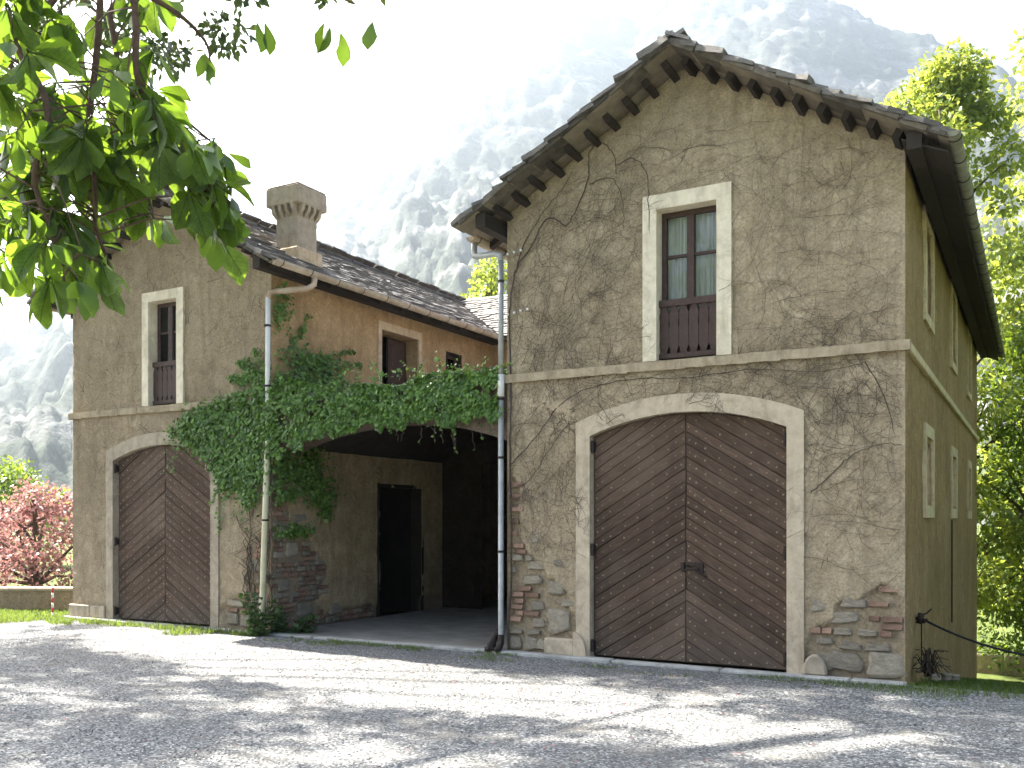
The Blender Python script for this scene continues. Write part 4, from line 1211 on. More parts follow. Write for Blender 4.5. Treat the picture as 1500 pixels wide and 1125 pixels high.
def masonry(wall, org, ud, nn, ustart, uend, z0, z1, barefn, gates=(), pbrick=0.55, limit=120, stones=None, sink=0.02):
    """fill the bare places of a wall with courses of bricks and rough stones, each its own part"""
    org = Vector(org); ud = Vector(ud); nn = Vector(nn)
    rotz = math.atan2(ud.y, ud.x)
    z = z0; cnt = 0; row = 0
    taken = []
    for (cu, cz, w, h) in (stones or []):
        o = bpy.data.objects.new('stone', random.choice(ST)); COL.objects.link(o); o.parent = wall
        o.location = org + ud * cu + Vector((0, 0, cz)) - nn * (sink + 0.015)
        o.scale = (w * 1.12, 0.11, h * 1.12); o.rotation_euler = (0, random.uniform(-.12, .12), rotz)
        taken.append((cu, cz, w, h))
    while z < z1:
        h = 0.068
        u = ustart + (0.12 if row % 2 else 0.0) + random.uniform(-.02, .02)
        while u < uend:
            w = random.choice([0.225, 0.225, 0.12]) + random.uniform(-.02, .02)
            cu, cz = u + w / 2, z + h / 2
            b = float(barefn(np.array([cu]), np.array([cz]))[0])
            ok = b > 0.50 and not any(a - .02 < cu < c + .02 and cz < d for a, c, d in gates)
            ok = ok and not any(abs(cu - a) < (c + w) * 0.5 and abs(cz - d) < (e + h) * 0.5 for a, d, c, e in taken)
            if ok and cnt < limit and cu + w / 2 < uend + 0.01:
                if random.random() < pbrick:
                    o = bpy.data.objects.new('brick', random.choice(BR))
                    o.scale = (w / 0.235, 1, random.uniform(0.92, 1.04))
                else:
                    o = bpy.data.objects.new('stone', random.choice(ST))
                    o.scale = (w * 1.05, 0.09, h * random.uniform(1.0, 1.5))
                COL.objects.link(o); o.parent = wall
                o.location = org + ud * cu + Vector((0, 0, cz)) - nn * (sink + random.uniform(-.008, .012))
                o.rotation_euler = (random.uniform(-.03, .03), random.uniform(-.03, .03), rotz + random.uniform(-.03, .03))
                cnt += 1
            u += w + 0.012
        z += h + 0.010; row += 1
masonry(wall_r, (0, 0, 0), (1, 0, 0), (0, -1, 0), -4.72, -3.78, 0.25, 3.5, bare_r, pbrick=0.72,
        stones=[(-4.30, 0.62, 0.22, 0.13), (-4.38, 0.94, 0.27, 0.13), (-4.02, 0.44, 0.34, 0.30), (-4.28, 0.40, 0.20, 0.12), (-4.05, 0.85, 0.25, 0.17), (-4.32, 1.12, 0.24, 0.10), (-4.0, 1.17, 0.18, 0.10), (-4.62, 0.14, 0.2, 0.18), (-4.4, 0.14, 0.22, 0.17), (-4.24, 0.13, 0.14, 0.15), (-4.33, 1.48, 0.14, 0.16)])
masonry(wall_r, (0, 0, 0), (1, 0, 0), (0, -1, 0), -0.98, -0.02, 0.32, 1.0, bare_r, pbrick=0.7,
        stones=[(-0.62, 0.19, 0.42, 0.24), (-0.20, 0.18, 0.42, 0.28), (-0.83, 0.16, 0.22, 0.2), (-0.62, 0.66, 0.36, 0.13), (-0.55, 0.36, 0.26, 0.09), (-0.28, 0.36, 0.28, 0.08), (-0.8, 0.40, 0.2, 0.08), (-0.52, 0.82, 0.3, 0.11), (-0.88, 0.78, 0.2, 0.16)])
masonry(wall_l, (0, 0, 0), (1, 0, 0), (0, -1, 0), -9.84, -8.84, 0.05, 2.0, bare_l, pbrick=0.45,
        stones=[(-9.62, 0.18, 0.24, 0.2), (-9.36, 0.15, 0.22, 0.18), (-9.55, 0.42, 0.5, 0.09), (-9.1, 0.2, 0.26, 0.22), (-9.15, 1.0, 0.3, 0.2)])
masonry(wall_in, (LW1, 0, 0), (0, 1, 0), (1, 0, 0), 0.03, 2.6, 0.05, 2.6, bare_in, pbrick=0.5,
        stones=[(0.45, 1.25, 0.3, 0.24), (0.3, 0.7, 0.28, 0.2), (0.75, 0.3, 0.4, 0.22), (1.5, 0.25, 0.35, 0.2), (0.62, 1.75, 0.34, 0.22)])

# ------------------------------------------------------------------ climbing plants
STEM_NO = [(RG[0] + .02, RG[1] - .02, -1, RG[2] + .1), (RWIN[0], RWIN[1], RWIN[2], RWIN[3])]
def grow(mb, u, z, ang, n, step, r0, dens, bend=0.35, depth=0, maxd=3, origin=None, bounds=None, up=0.0):
    pts = [(u, z)]; drift = random.uniform(-.06, .06)
    for i in range(n):
        ang += random.gauss(0, bend) + drift
        if up: ang += (math.pi / 2 - ang) * up
        u2, z2 = u + math.cos(ang) * step, z + math.sin(ang) * step
        if not (bounds[0] < u2 < bounds[1] and bounds[2] < z2 < bounds[3]): break
        if any(a < u2 < b and c < z2 < d for a, b, c, d in STEM_NO): break
        if random.random() > 0.25 + dens(u2, z2) * 1.5: break
        u, z = u2, z2; pts.append((u, z))
        if depth < maxd and random.random() < 0.075:
            grow(mb, u, z, ang + random.choice((-1, 1)) * random.uniform(.4, 1.2), int(n * 0.6), step, r0 * 0.7, dens, bend, depth + 1, maxd, origin, bounds, up)
    if len(pts) > 2:
        rs = [r0 * (1 - 0.65 * i / len(pts)) for i in range(len(pts))]
        mb.tube([origin(a, b, r0) for a, b in pts], rs, 3, False)
def w_dens(u, z):
    d = 0.5 * math.exp(-((z - 3.15) / 0.65) ** 2) + 0.5 * math.exp(-((u + 4.2) / 0.9) ** 2) * (1 if 1.2 < z < 5.2 else 0.0) + 0.5 * math.exp(-((u + 3.9) / 1.0) ** 2 - ((z - 5.2) / 0.9) ** 2)
    d += 0.32 * math.exp(-((u + 0.5) / 0.8) ** 2) * (1 if 1.2 < z < 4.0 else 0) + 0.10
    return min(d, 0.66)
def creeper_right():
    root = empty('bare_creeper', (RW0 + 0.15, -0.03, 0.03), 'bare brown creeper stems netted over the front of the right wing', 'creeper')
    off = Vector(root.location)
    of = lambda u, z, r: P(u, -0.022 - r * 0.6 - 0.008 * math.sin(u * 5 + z * 4), z) - off
    main = MB()
    paths = [[(-4.70, 0.03), (-4.66, 1.2), (-4.68, 2.4), (-4.66, 3.3), (-4.69, 4.2), (-4.60, 4.85), (-4.38, 5.15), (-4.2, 5.42), (-4.05, 5.46), (-3.88, 5.34), (-3.72, 5.55), (-3.58, 5.9), (-3.57, 6.15), (-3.42, 6.28), (-3.25, 6.1), (-3.2, 5.85)],
             [(-4.60, 4.85), (-4.45, 5.25), (-4.2, 5.55), (-3.95, 5.8), (-3.8, 6.0)],
             [(-3.57, 5.8), (-3.3, 5.82), (-3.15, 5.6), (-3.12, 5.2)],
             [(-3.2, 5.95), (-3.0, 6.0), (-2.83, 5.8), (-2.8, 5.4), (-2.78, 5.0), (-2.70, 4.85)],
             [(-4.68, 2.4), (-4.3, 2.75), (-4.0, 3.1), (-3.6, 3.3), (-3.0, 3.38), (-2.3, 3.34), (-1.6, 3.38), (-0.9, 3.3), (-0.4, 3.36)],
             [(-4.68, 2.1), (-4.4, 2.2), (-4.1, 2.6), (-3.85, 2.9)],
             [(-0.95, 2.0), (-0.8, 2.12), (-0.62, 2.3), (-0.45, 2.42), (-0.2, 2.5), (-0.02, 2.47)],
             [(-0.4, 3.36), (-0.2, 3.0), (-0.1, 2.6)]]
    for k, p in enumerate(paths):
        # smooth the path
        q = []
        for i in range(len(p) - 1):
            p0 = p[max(i - 1, 0)]; p1 = p[i]; p2 = p[i + 1]; p3 = p[min(i + 2, len(p) - 1)]
            for j in range(6):
                t = j / 6
                f = lambda a, b, c, d: 0.5 * (2 * b + (c - a) * t + (2 * a - 5 * b + 4 * c - d) * t * t + (3 * b - a - 3 * c + d) * t ** 3)
                q.append((f(p0[0], p1[0], p2[0], p3[0]) + random.gauss(0, .006), f(p0[1], p1[1], p2[1], p3[1]) + random.gauss(0, .006)))
        q.append(p[-1])
        r = 0.013 if k == 0 else 0.007
        main.tube([of(a, b, r) for a, b in q], [r * (1 - 0.6 * i / len(q)) for i in range(len(q))], 5, False)
    main.build('main_stem', M['stem'], root, True)
    mb = MB(); bnd = (RW0 + .01, -0.015, 0.9, 7.0)
    def bd(u, z): return float(ztop_r(np.array(u))) - 0.25 > z
    dens = lambda u, z: w_dens(u, z) if bd(u, z) else 0
    for i in range(1900):
        if len(mb.v) > 300000: break
        u = random.uniform(RW0, 0); z = random.uniform(1.0, 6.2)
        if random.random() > w_dens(u, z) ** 1.2 * 1.6: continue
        if any(a < u < b and c < z < d for a, b, c, d in STEM_NO): continue
        a = random.uniform(0, 6.28)
        grow(mb, u, z, a, random.randint(6, 20), random.uniform(.03, .045), random.uniform(.0015, .0032), dens, 0.26, 0, 1, of, bnd)
    full = lambda u, z: 0.75 if bd(u, z) else 0
    for i in range(240):     # long sweeping runners all over the front
        u = random.uniform(RW0, 0); z = random.choice((random.uniform(0.8, 3.4), random.uniform(3.6, 6.2)))
        if any(a < u < b and c < z < d for a, b, c, d in STEM_NO): continue
        a = random.choice((random.gauss(0.55, .35), random.gauss(0.2, .3), random.gauss(2.5, .5)))
        grow(mb, u, z, a, random.randint(16, 60), 0.04, random.uniform(.0016, .0030), full, 0.13, 0, 2, of, bnd)
    tag(mb.build('stems', M['stem'], root), kind='stuff')
creeper_right()
STEM_NO = [(LG[0] + .02, LG[1] - .02, -1, LG[2] + .1), (LWIN[0], LWIN[1], LWIN[2], LWIN[3])]
def creeper_left():
    root = empty('bare_creeper', (-12.7, -0.03, 0.25), 'thin dry creeper stems scattered over the front of the wing under the hanging leaves', 'creeper')
    off = Vector(root.location)
    of = lambda u, z, r: P(u, -0.022 - r * 0.6, z) - off
    mb = MB(); bnd = (LW0 + .02, LW1 - .02, 0.25, 6.4)
    def d(u, z): return 0.30 if z < float(ztop_l(np.array(u))) - .3 else 0
    for i in range(380):
        u = random.uniform(LW0, LW1); z = random.uniform(0.4, 6.0)
        if any(a < u < b and c < z < dd for a, b, c, dd in STEM_NO): continue
        grow(mb, u, z, random.uniform(0, 6.28), random.randint(8, 22), 0.05, random.uniform(.0025, .0045), d, 0.25, 0, 2, of, bnd)
    tag(mb.build('stems', M['stem'], root), kind='stuff')
creeper_left()

def leaf_field(pts, dirs, nrms, sizes, shape='ivy', jitter=0.5):
    """one mesh of many small leaves. pts base points, dirs tip direction, nrms facing"""
    n = len(pts)
    pts = np.asarray(pts, float); d = np.asarray(dirs, float); nn = np.asarray(nrms, float)
    d = d + rng.normal(0, jitter * 0.6, d.shape); d /= np.linalg.norm(d, axis=1, keepdims=True)
    nn = nn + rng.normal(0, jitter, nn.shape)
    nn -= d * np.sum(nn * d, 1, keepdims=True); nn /= np.linalg.norm(nn, axis=1, keepdims=True) + 1e-9
    s = np.cross(d, nn)
    sz = np.asarray(sizes)[:, None]
    if shape == 'ivy':
        tmpl = [(0, 0, 0), (-0.48, 0.12, -0.10), (-0.40, 0.55, -0.10), (0, 1.0, -0.06), (0.40, 0.55, -0.10), (0.48, 0.12, -0.10), (0, 0.45, 0.05)]
        tri = [(0, 6, 1), (1, 6, 2), (2, 6, 3), (3, 6, 4), (4, 6, 5), (5, 6, 0)]
    elif shape == 'blade':
        tmpl = [(-0.06, 0, 0), (0.06, 0, 0), (0.035, 0.6, 0.05), (-0.035, 0.6, 0.05), (0, 1.0, 0.22)]
        tri = [(0, 1, 2), (0, 2, 3), (3, 2, 4)]
    else:
        tmpl = [(0, 0, 0), (-0.27, 0.5, -0.06), (0, 1, -0.1), (0.27, 0.5, -0.06)]
        tri = [(0, 3, 2), (0, 2, 1)]
    T = np.array(tmpl)
    V = pts[:, None, :] + (s[:, None, :] * T[None, :, 0:1] + d[:, None, :] * T[None, :, 1:2] + nn[:, None, :] * T[None, :, 2:3]) * sz[:, None, :]
    F = np.array(tri)[None] + (np.arange(n) * len(T))[:, None, None]
    return V.reshape(-1, 3), F.reshape(-1, 3)

def ivy():
    root = empty('ivy', (LW1 + 0.05, -0.05, 0.03), 'dense green ivy draped over the portico arch and the inner edge of the left wing', 'ivy')
    off = np.array(root.location)
    pts, dr, nr, sz = [], [], [], []
    def put(p, d, n, s):
        h = float(vnoise(np.array(p[0] * 5 + p[1] * 3), np.array(p[2] * 5), 131))
        if h < .22 and random.random() < .7: return
        s = s * random.choice((.7, .9, 1, 1, 1.15, 1.4)) * (0.8 + .4 * h)
        pts.append(p); dr.append(d); nr.append(n); sz.append(s)
    # hanging fringe along the terrace edge: from flat top over the front
    top = lambda x: 3.60 + 0.05 * math.sin(x * 2.1) + 0.035 * math.sin(x * 5.3 + 1) + 0.07 * (x - LW1 < 0.6)
    def bot(x):
        t = (x - LW1) / (RW0 - LW1)
        return 2.55 + 0.44 * math.sin(min(t * 2.0, 1) * math.pi / 2) + 0.04 * math.sin(x * 7) + 0.035 * math.sin(x * 17) + 0.02 * math.sin(x * 31)
    for i in range(9000):
        x = random.uniform(LW1 - 0.05, RW0 - 0.03); a, b = bot(x), top(x)
        t = random.random() ** 0.85
        z = b + (a - b) * t
        if x > -5.15 and 3.28 < z < 3.44 and random.random() < 0.75: continue
        thick = 0.13 * math.sin(min(t * 1.3, 1) * math.pi * 0.5 + 0.35) * (1 - 0.35 * t)
        y = -0.02 - thick * (0.55 + 0.6 * random.random())
        put((x, y, z + 0.03), (random.gauss(0, .35), -0.35, -1), (0, -1, 0.75), random.uniform(.036, .064))
    for i in range(2600):     # top of the ledge
        x = random.uniform(LW1, RW0 - 0.03); y = random.uniform(-0.1, 0.38)
        put((x, y, top(x) + 0.03 * random.random() - max(0, y) * 0.12), (random.gauss(0, .5), -0.8, -0.3), (0, -0.4, 1), random.uniform(.036, .06))
    # left wing, front: a tongue over the gate head and down to the pier
    poly_px = [(-10.95, 3.12), (-10.6, 3.36), (-10.0, 3.52), (-9.5, 3.60), (-9.2, 3.66), (-8.82, 3.75), (-8.82, 2.1), (-9.25, 1.95), (-9.55, 2.0), (-9.8, 2.2), (-9.95, 2.5), (-10.2, 2.75), (-10.6, 2.92)]
    def inpoly(x, z, poly):
        c = False; n = len(poly)
        for i in range(n):
            (x1, z1), (x2, z2) = poly[i], poly[(i + 1) % n]
            if (z1 > z) != (z2 > z) and x < (x2 - x1) * (z - z1) / (z2 - z1) + x1: c = not c
        return c
    k = 0
    while k < 6500:
        x = random.uniform(-11.05, -8.8); z = random.uniform(1.85, 3.9)
        xx = x + random.gauss(0, 0.06); zz = z + random.gauss(0, 0.06)
        if not inpoly(x, z, poly_px): continue
        k += 1
        ragged = 1.0 if z > 2.3 else 0.6
        if random.random() > ragged: continue
        put((xx, -0.03 - 0.10 * random.random(), zz), (random.gauss(0, .35), -0.3, -1), (0, -1, 0.7), random.uniform(.036, .062))
    # sprays climbing up the front beside the pipe
    for (x0, z0, x1, z1, n) in ((-8.85, 3.75, -9.62, 3.98, 200), (-8.86, 4.1, -9.1, 4.35, 60), (-9.0, 3.9, -9.45, 4.22, 90)):
        for i in range(2 * n):
            t = random.random(); w = 0.09 * (1 - t) + 0.02
            put((x0 + (x1 - x0) * t + random.gauss(0, w), -0.03 - 0.05 * random.random(), z0 + (z1 - z0) * t + random.gauss(0, w) - 0.1 * t * t), (random.gauss(-.4, .4), -0.2, -0.7), (0, -1, 0.6), random.uniform(.03, .055))
    # inner side wall (x = LW1): clump by the pipe above the ledge, curtain below
    def side(n, cy, cz, ry, rz, s=(.034, .06)):
        for i in range(int(1.9 * n)):
            y = cy + random.gauss(0, ry); z = cz + random.gauss(0, rz)
            if y < 0.0: y = -y
            put((LW1 + 0.03 + 0.12 * random.random(), y, z), (0.3, random.gauss(0, .4), -1), (1, -0.3, 0.7), random.uniform(*s))
    side(380, 0.75, 4.05, 0.30, 0.20); side(500, 0.3, 3.72, 0.3, 0.13); side(160, 1.0, 4.25, 0.3, 0.1); side(90, 0.15, 4.9, 0.12, 0.2); side(120, 1.35, 3.95, 0.3, 0.06)
    side(520, 0.35, 2.85, 0.35, 0.22); side(420, 0.5, 2.48, 0.30, 0.14); side(260, 1.0, 2.15, 0.20, 0.13); side(200, 0.32, 1.55, 0.20, 0.05); side(130, 0.22, 2.12, 0.18, 0.08); side(50, 1.15, 1.85, 0.10, 0.10)
    for (y0, z0, y1, z1, n) in ((0.7, 4.2, 1.9, 4.55, 90), (0.8, 4.05, 2.1, 4.35, 70), (0.4, 4.4, 0.8, 4.95, 60), (0.6, 4.0, 1.7, 3.75, 80), (0.05, 4.7, 0.5, 4.45, 60)):
        for i in range(n):
            t = random.random()
            put((LW1 + 0.04, y0 + (y1 - y0) * t + random.gauss(0, .025), z0 + (z1 - z0) * t + random.gauss(0, .025)), (0.2, 0.5, -0.7), (1, -0.3, 0.5), random.uniform(.035, .06))
    # loose strands straying from the edges of the mat
    for i in range(120):
        k = random.random()
        if k < .4: p = Vector((random.uniform(-10.9, -9.1), -.04, 0)); p.z = 3.0 + .45 * (p.x + 10.9) / 1.8 + random.uniform(-.3, .12); d = Vector((-.5, 0, -.4))
        elif k < .7: p = Vector((random.uniform(-10.0, -8.85), -.04, random.uniform(1.75, 2.3))); d = Vector((random.gauss(0, .4), 0, -1))
        else: p = Vector((random.uniform(LW1, RW0), -.12, random.uniform(3.55, 3.68))); d = Vector((random.gauss(0, .8), -.2, .5))
        q = p.copy()
        for j in range(random.randint(4, 11)):
            q = q + (d + Vector((random.gauss(0, .4), 0, random.gauss(0, .4)))).normalized() * .04
            put(tuple(q), (random.gauss(0, .6), -.3, -.8), (0, -1, .5), random.uniform(.022, .05))
    # thin runners hanging into the arch
    stems = MB()
    for i in range(16):
        x = random.uniform(-6.6, -4.95); z = bot(x) + 0.05; L = random.uniform(0.1, 0.42) if x < -5.5 else random.uniform(.15, .55)
        pp = [(x, -0.04, z)]
        for j in range(7):
            pp.append((pp[-1][0] + random.gauss(0.01, .018), pp[-1][1] + random.gauss(0, .012), z - L * (j + 1) / 7))
        stems.tube([Vector(p) - Vector(off) for p in pp], 0.004, 3, False)
        for j in range(random.randint(2, 6)):
            q = random.choice(pp)
            put(q, (random.gauss(0, .5), -.4, -1), (0, -1, .4), random.uniform(.025, .045))
    for i in range(40):
        x = random.uniform(-9.3, -8.75); z = random.uniform(0.2, 2.5)
        stems.tube([P(x + random.gauss(0, .02) * j, -0.03, z + j * 0.12) - Vector(off) for j in range(7)], 0.006, 3, False)
    tag(stems.build('runners', M['stem'], root), kind='stuff')
    V, F = leaf_field(pts, dr, nr, sz, 'ivy', 0.6)
    o = bpy.data.objects.new('foliage', big_mesh('foliage', V - off, F, M['ivy'], False)); link(o, root); tag(o, kind='stuff')
ivy()

def weeds(name, c, n, rad, hgt, label, cat, mat='weed', shape='ivy', size=(.05, .09), stemn=12):
    root = empty(name, c, label, cat)
    st = MB(); pts, dr, nr, sz = [], [], [], []
    for i in range(stemn):
        a = random.uniform(0, 6.28); r = rad * math.sqrt(random.random()) * 0.5
        p0 = P(r * math.cos(a), r * math.sin(a) * 0.6, 0); h = hgt * random.uniform(.5, 1)
        d = Vector((math.cos(a) * .4, math.sin(a) * .25, 1))
        pp = [p0 + d * h * j / 5 + Vector((random.gauss(0, .02), random.gauss(0, .02), 0)) for j in range(6)]
        st.tube(pp, 0.006, 4, False)
        for j in range(n // stemn):
            q = pp[random.randint(0, 5)]
            v = Vector((random.gauss(0, 1), random.gauss(0, 1), random.gauss(.1, .5)))
            pts.append(q + v * 0.02); dr.append(v); nr.append((random.gauss(0, .4), random.gauss(-.3, .4), 1)); sz.append(random.uniform(*size))
    tag(st.build('stems', M['stem'], root), kind='stuff')
    V, F = leaf_field(pts, dr, nr, sz, shape, 0.4)
    o = bpy.data.objects.new('foliage', big_mesh('foliage', V, F, M[mat])); link(o, root); tag(o, kind='stuff')
    return root
weeds('ivy_bush', (-8.86, -0.20, 0.0), 420, 0.5, 0.62, 'leafy green plant growing round the foot of the yellowed drainpipe', 'plant')
weeds('ivy_bush', (-8.45, 0.10, 0.0), 320, 0.55, 0.30, 'low dark leafy plant inside the portico corner beside the rough wall', 'plant')

# ------------------------------------------------------------------ grass
def grass_patch(name, n, fx, size, mat='grass'):
    pts, dr, nr, sz = [], [], [], []
    while len(pts) < n:
        p = fx()
        if p is None: continue
        pts.append(p); a = random.uniform(0, 6.28)
        dr.append((math.cos(a) * .5, math.sin(a) * .5, 1)); nr.append((math.cos(a), math.sin(a), .3)); sz.append(random.uniform(*size))
    V, F = leaf_field(pts, dr, nr, sz, 'blade', 0.35)
    o = bpy.data.objects.new(name, big_mesh(name, V, F, M[mat])); link(o); tag(o, kind='stuff')
def gl_left():
    x = random.uniform(-19, -8.6); y = random.uniform(-1.6, 3.0)
    n = float(fbm(np.array(x * 1.6), np.array(y * 2.6), 61, 3))
    if x > -13.5:
        lim = -0.22 - 1.3 * max(0, n - .25) * (1 if x < -9.6 else .5)
        if y > -0.19 or y < lim or n < .36: return None
    else:
        if y < -1.15 + (n - .5) * 1.3: return None
    return (x, y, 0.0 if y < 0 else -0.06)
grass_patch('grass', 36000, gl_left, (.045, .115))
def gl_tuft():
    x = random.uniform(-8.3, 0.6); y = random.uniform(-0.75, -0.17)
    n = float(fbm(np.array(x * 2.2), np.array(y * 3), 71, 3)); 
    if n < 0.54 or random.random() > (0.9 + y): return None
    return (x, y, 0.0)
grass_patch('grass', 3600, gl_tuft, (.03, .06))
def gl_right():
    x = random.uniform(-0.35, 3.5); y = random.uniform(-0.9, 10)
    n = float(fbm(np.array(x * 1.8), np.array(y * 1.8), 81, 3))
    if x < 0.03 and y > -0.18: return None
    if y < -0.75 + 0.9 * (1 - n) or y < 0.0 and n < .5: return None
    return (x, y, 0.0 if y < 0 else float(ground_z(x, y)) - 0.06)
grass_patch('grass', 22000, gl_right, (.04, .09))

# ------------------------------------------------------------------ trees
def tree(name, base, trunk, limbs, clumps, nleaf, lsize, mat, label, cat='tree', group=None, shape='leaf', droop=0.3, bark='bark'):
    """trunk: list of (point, radius); limbs: list of lists; clumps: list of (centre, radius, squash); all relative to base"""
    root = empty(name, base, label, cat, group)
    mb = MB(); mb.tube([p for p, r in trunk], [r for p, r in trunk], 9)
    mb.build('trunk', M[bark], root, True)
    lb = MB()
    for l in limbs: lb.tube([p for p, r in l], [r for p, r in l], 6, False)
    if lb.v: lb.build('limbs', M[bark], root, True)
    tot = sum(c[1] ** 2 for c in clumps)
    P_, D_, S_ = [], [], []
    for c, r, q in clumps:
        k = max(8, int(nleaf * r * r / tot))
        v = rng.normal(0, 1, (k, 3)); v /= np.linalg.norm(v, axis=1, keepdims=True)
        rad = r * (0.35 + 0.65 * rng.random(k) ** 0.6)
        p = v * rad[:, None] * np.array([1, 1, q]) + np.array(c)
        P_.append(p); d = v * 0.6 + rng.normal(0, .5, (k, 3)); d[:, 2] -= droop; D_.append(d); S_.append(rng.uniform(lsize[0], lsize[1], k))
    pts = np.concatenate(P_); d = np.concatenate(D_); s = np.concatenate(S_)
    nr = rng.normal(0, .6, pts.shape) + np.array([0, 0, 1.0])
    V, F = leaf_field(pts, d, nr, s, shape, 0.3)
    o = bpy.data.objects.new('crown', big_mesh('crown', V, F, M[mat])); link(o, root); tag(o, kind='stuff')
    return root
def auto_tree(name, base, h, spread, bare_h, nclump, nleaf, lsize, mat, label, seed, cr=(.5, .9), **kw):
    r = random.Random(seed)
    tr = [(P(0, 0, -0.1), h * .022 + .05), (P(r.gauss(0, .1), r.gauss(0, .1), h * .3), h * .018 + .03), (P(r.gauss(0, .25), r.gauss(0, .25), h * .6), h * .011 + .02), (P(r.gauss(0, .4), r.gauss(0, .4), h * .9), .03)]
    limbs = []; clumps = []
    for i in range(nclump):
        t = (i + r.random()) / nclump
        z = bare_h + (h - bare_h) * t
        w = spread * math.sin(math.pi * min(1, 0.22 + 0.78 * t) ** 0.9) ** 0.7
        a = r.uniform(0, 6.28); rr = w * (0.25 + 0.75 * r.random() ** .6)
        c = P(rr * math.cos(a), rr * math.sin(a), z)
        clumps.append((tuple(c), r.uniform(*cr), r.uniform(.5, .8)))
        if i % 3 == 0:
            z0 = max(bare_h * .8, z - rr * .8 - 0.3)
            limbs.append([(P(0, 0, z0), 0.05 + .01 * h * .4), (P(c.x * .5, c.y * .5, (z0 + z) / 2 + .1), .035), (c, .012)])
    return tree(name, base, tr, limbs, clumps, nleaf, lsize, mat, label, **kw)

# right, behind the right wing
auto_tree('broadleaf_tree', (-0.9, 16.2, -2.0), 15.6, 3.7, 1.5, 130, 31000, (.12, .24), 'acacia_leaf', 'tall sunlit yellow green tree rising behind the roof overhang with the pale gutter', 5, cr=(.4, .85))
auto_tree('broadleaf_tree', (3.6, 20.6, -1.9), 21.5, 4.4, 1.0, 150, 26000, (.15, .28), 'acacia_leaf', 'tallest light green tree, standing farther back at the very edge of the view', 8, cr=(.7, 1.3))
auto_tree('dark_bush', (1.25, 16.4, -2.1), 8.6, 1.7, 0.5, 70, 17000, (.10, .18), 'tree_leaf', 'dark green leafy bush growing against the far corner of the right wing', 15, cat='bush', cr=(.5, .85))
auto_tree('dark_bush', (2.2, 33.0, -0.8), 5.5, 3.2, 0.3, 46, 7000, (.12, .22), 'tree_leaf', 'broad dark bush on the grass beyond the sagging rope', 17, cat='bush', cr=(.7, 1.1))
for q, (x_, y_, h_) in enumerate(((4.6, 2.5, 9.5), (5.2, 7.5, 10.5), (4.4, 12.5, 9.0))):  # out-of-view trees added to block sky light from the side wall and eave
    auto_tree('side_shade_tree', (x_, y_, float(ground_z(x_, y_))), h_, 2.3, 0.8, 40, 7000, (.16, .28), 'tree_leaf', ('unseen bushy tree by the rope, added to shade the front of the side wall', 'unseen bushy tree on the lawn, added to shade the middle of the side wall', 'unseen bushy tree on the lawn, added to shade the rear of the side wall')[q], 61 + q, cr=(.6, 1.0))
# behind the middle
auto_tree('slim_tree', (-16.1, 18.5, 0), 11.0, 1.5, 4.0, 30, 4600, (.14, .26), 'acacia_leaf', 'light green treetop showing above the valley of the slate roofs', 25, cr=(.5, .9))
auto_tree('slim_tree', (-15.2, 22.0, 0), 13.2, 1.2, 4.0, 24, 3400, (.14, .26), 'acacia_leaf', 'pale treetop just beside the grey downpipe above the slates', 27, cr=(.4, .7))
# left, beyond the low wall
auto_tree('plum_bush', (-19.6, 3.4, 0), 2.35, 2.0, 0.2, 44, 6500, (.08, .15), 'plum_leaf', 'purple leaved ornamental plum bush behind the low stone wall', 35, cat='bush', cr=(.4, .75))
auto_tree('plum_bush', (-17.6, 4.6, 0), 2.0, 1.1, 0.2, 26, 3200, (.08, .14), 'plum_leaf', 'smaller purple leaved bush half hidden by the corner of the left wing', 36, cat='bush', cr=(.35, .6))
auto_tree('garden_tree', (-24.5, 10.5, 0), 3.5, 1.8, 0.6, 40, 6000, (.12, .22), 'acacia_leaf', 'bright green tree behind the purple plum bush', 37, cr=(.5, .9))
auto_tree('garden_tree', (-33.0, 11.0, 0), 3.6, 2.6, 0.6, 40, 5000, (.14, .25), 'tree_leaf', 'dull green rounded tree far beyond the low stone wall', 38, cr=(.6, 1.0))

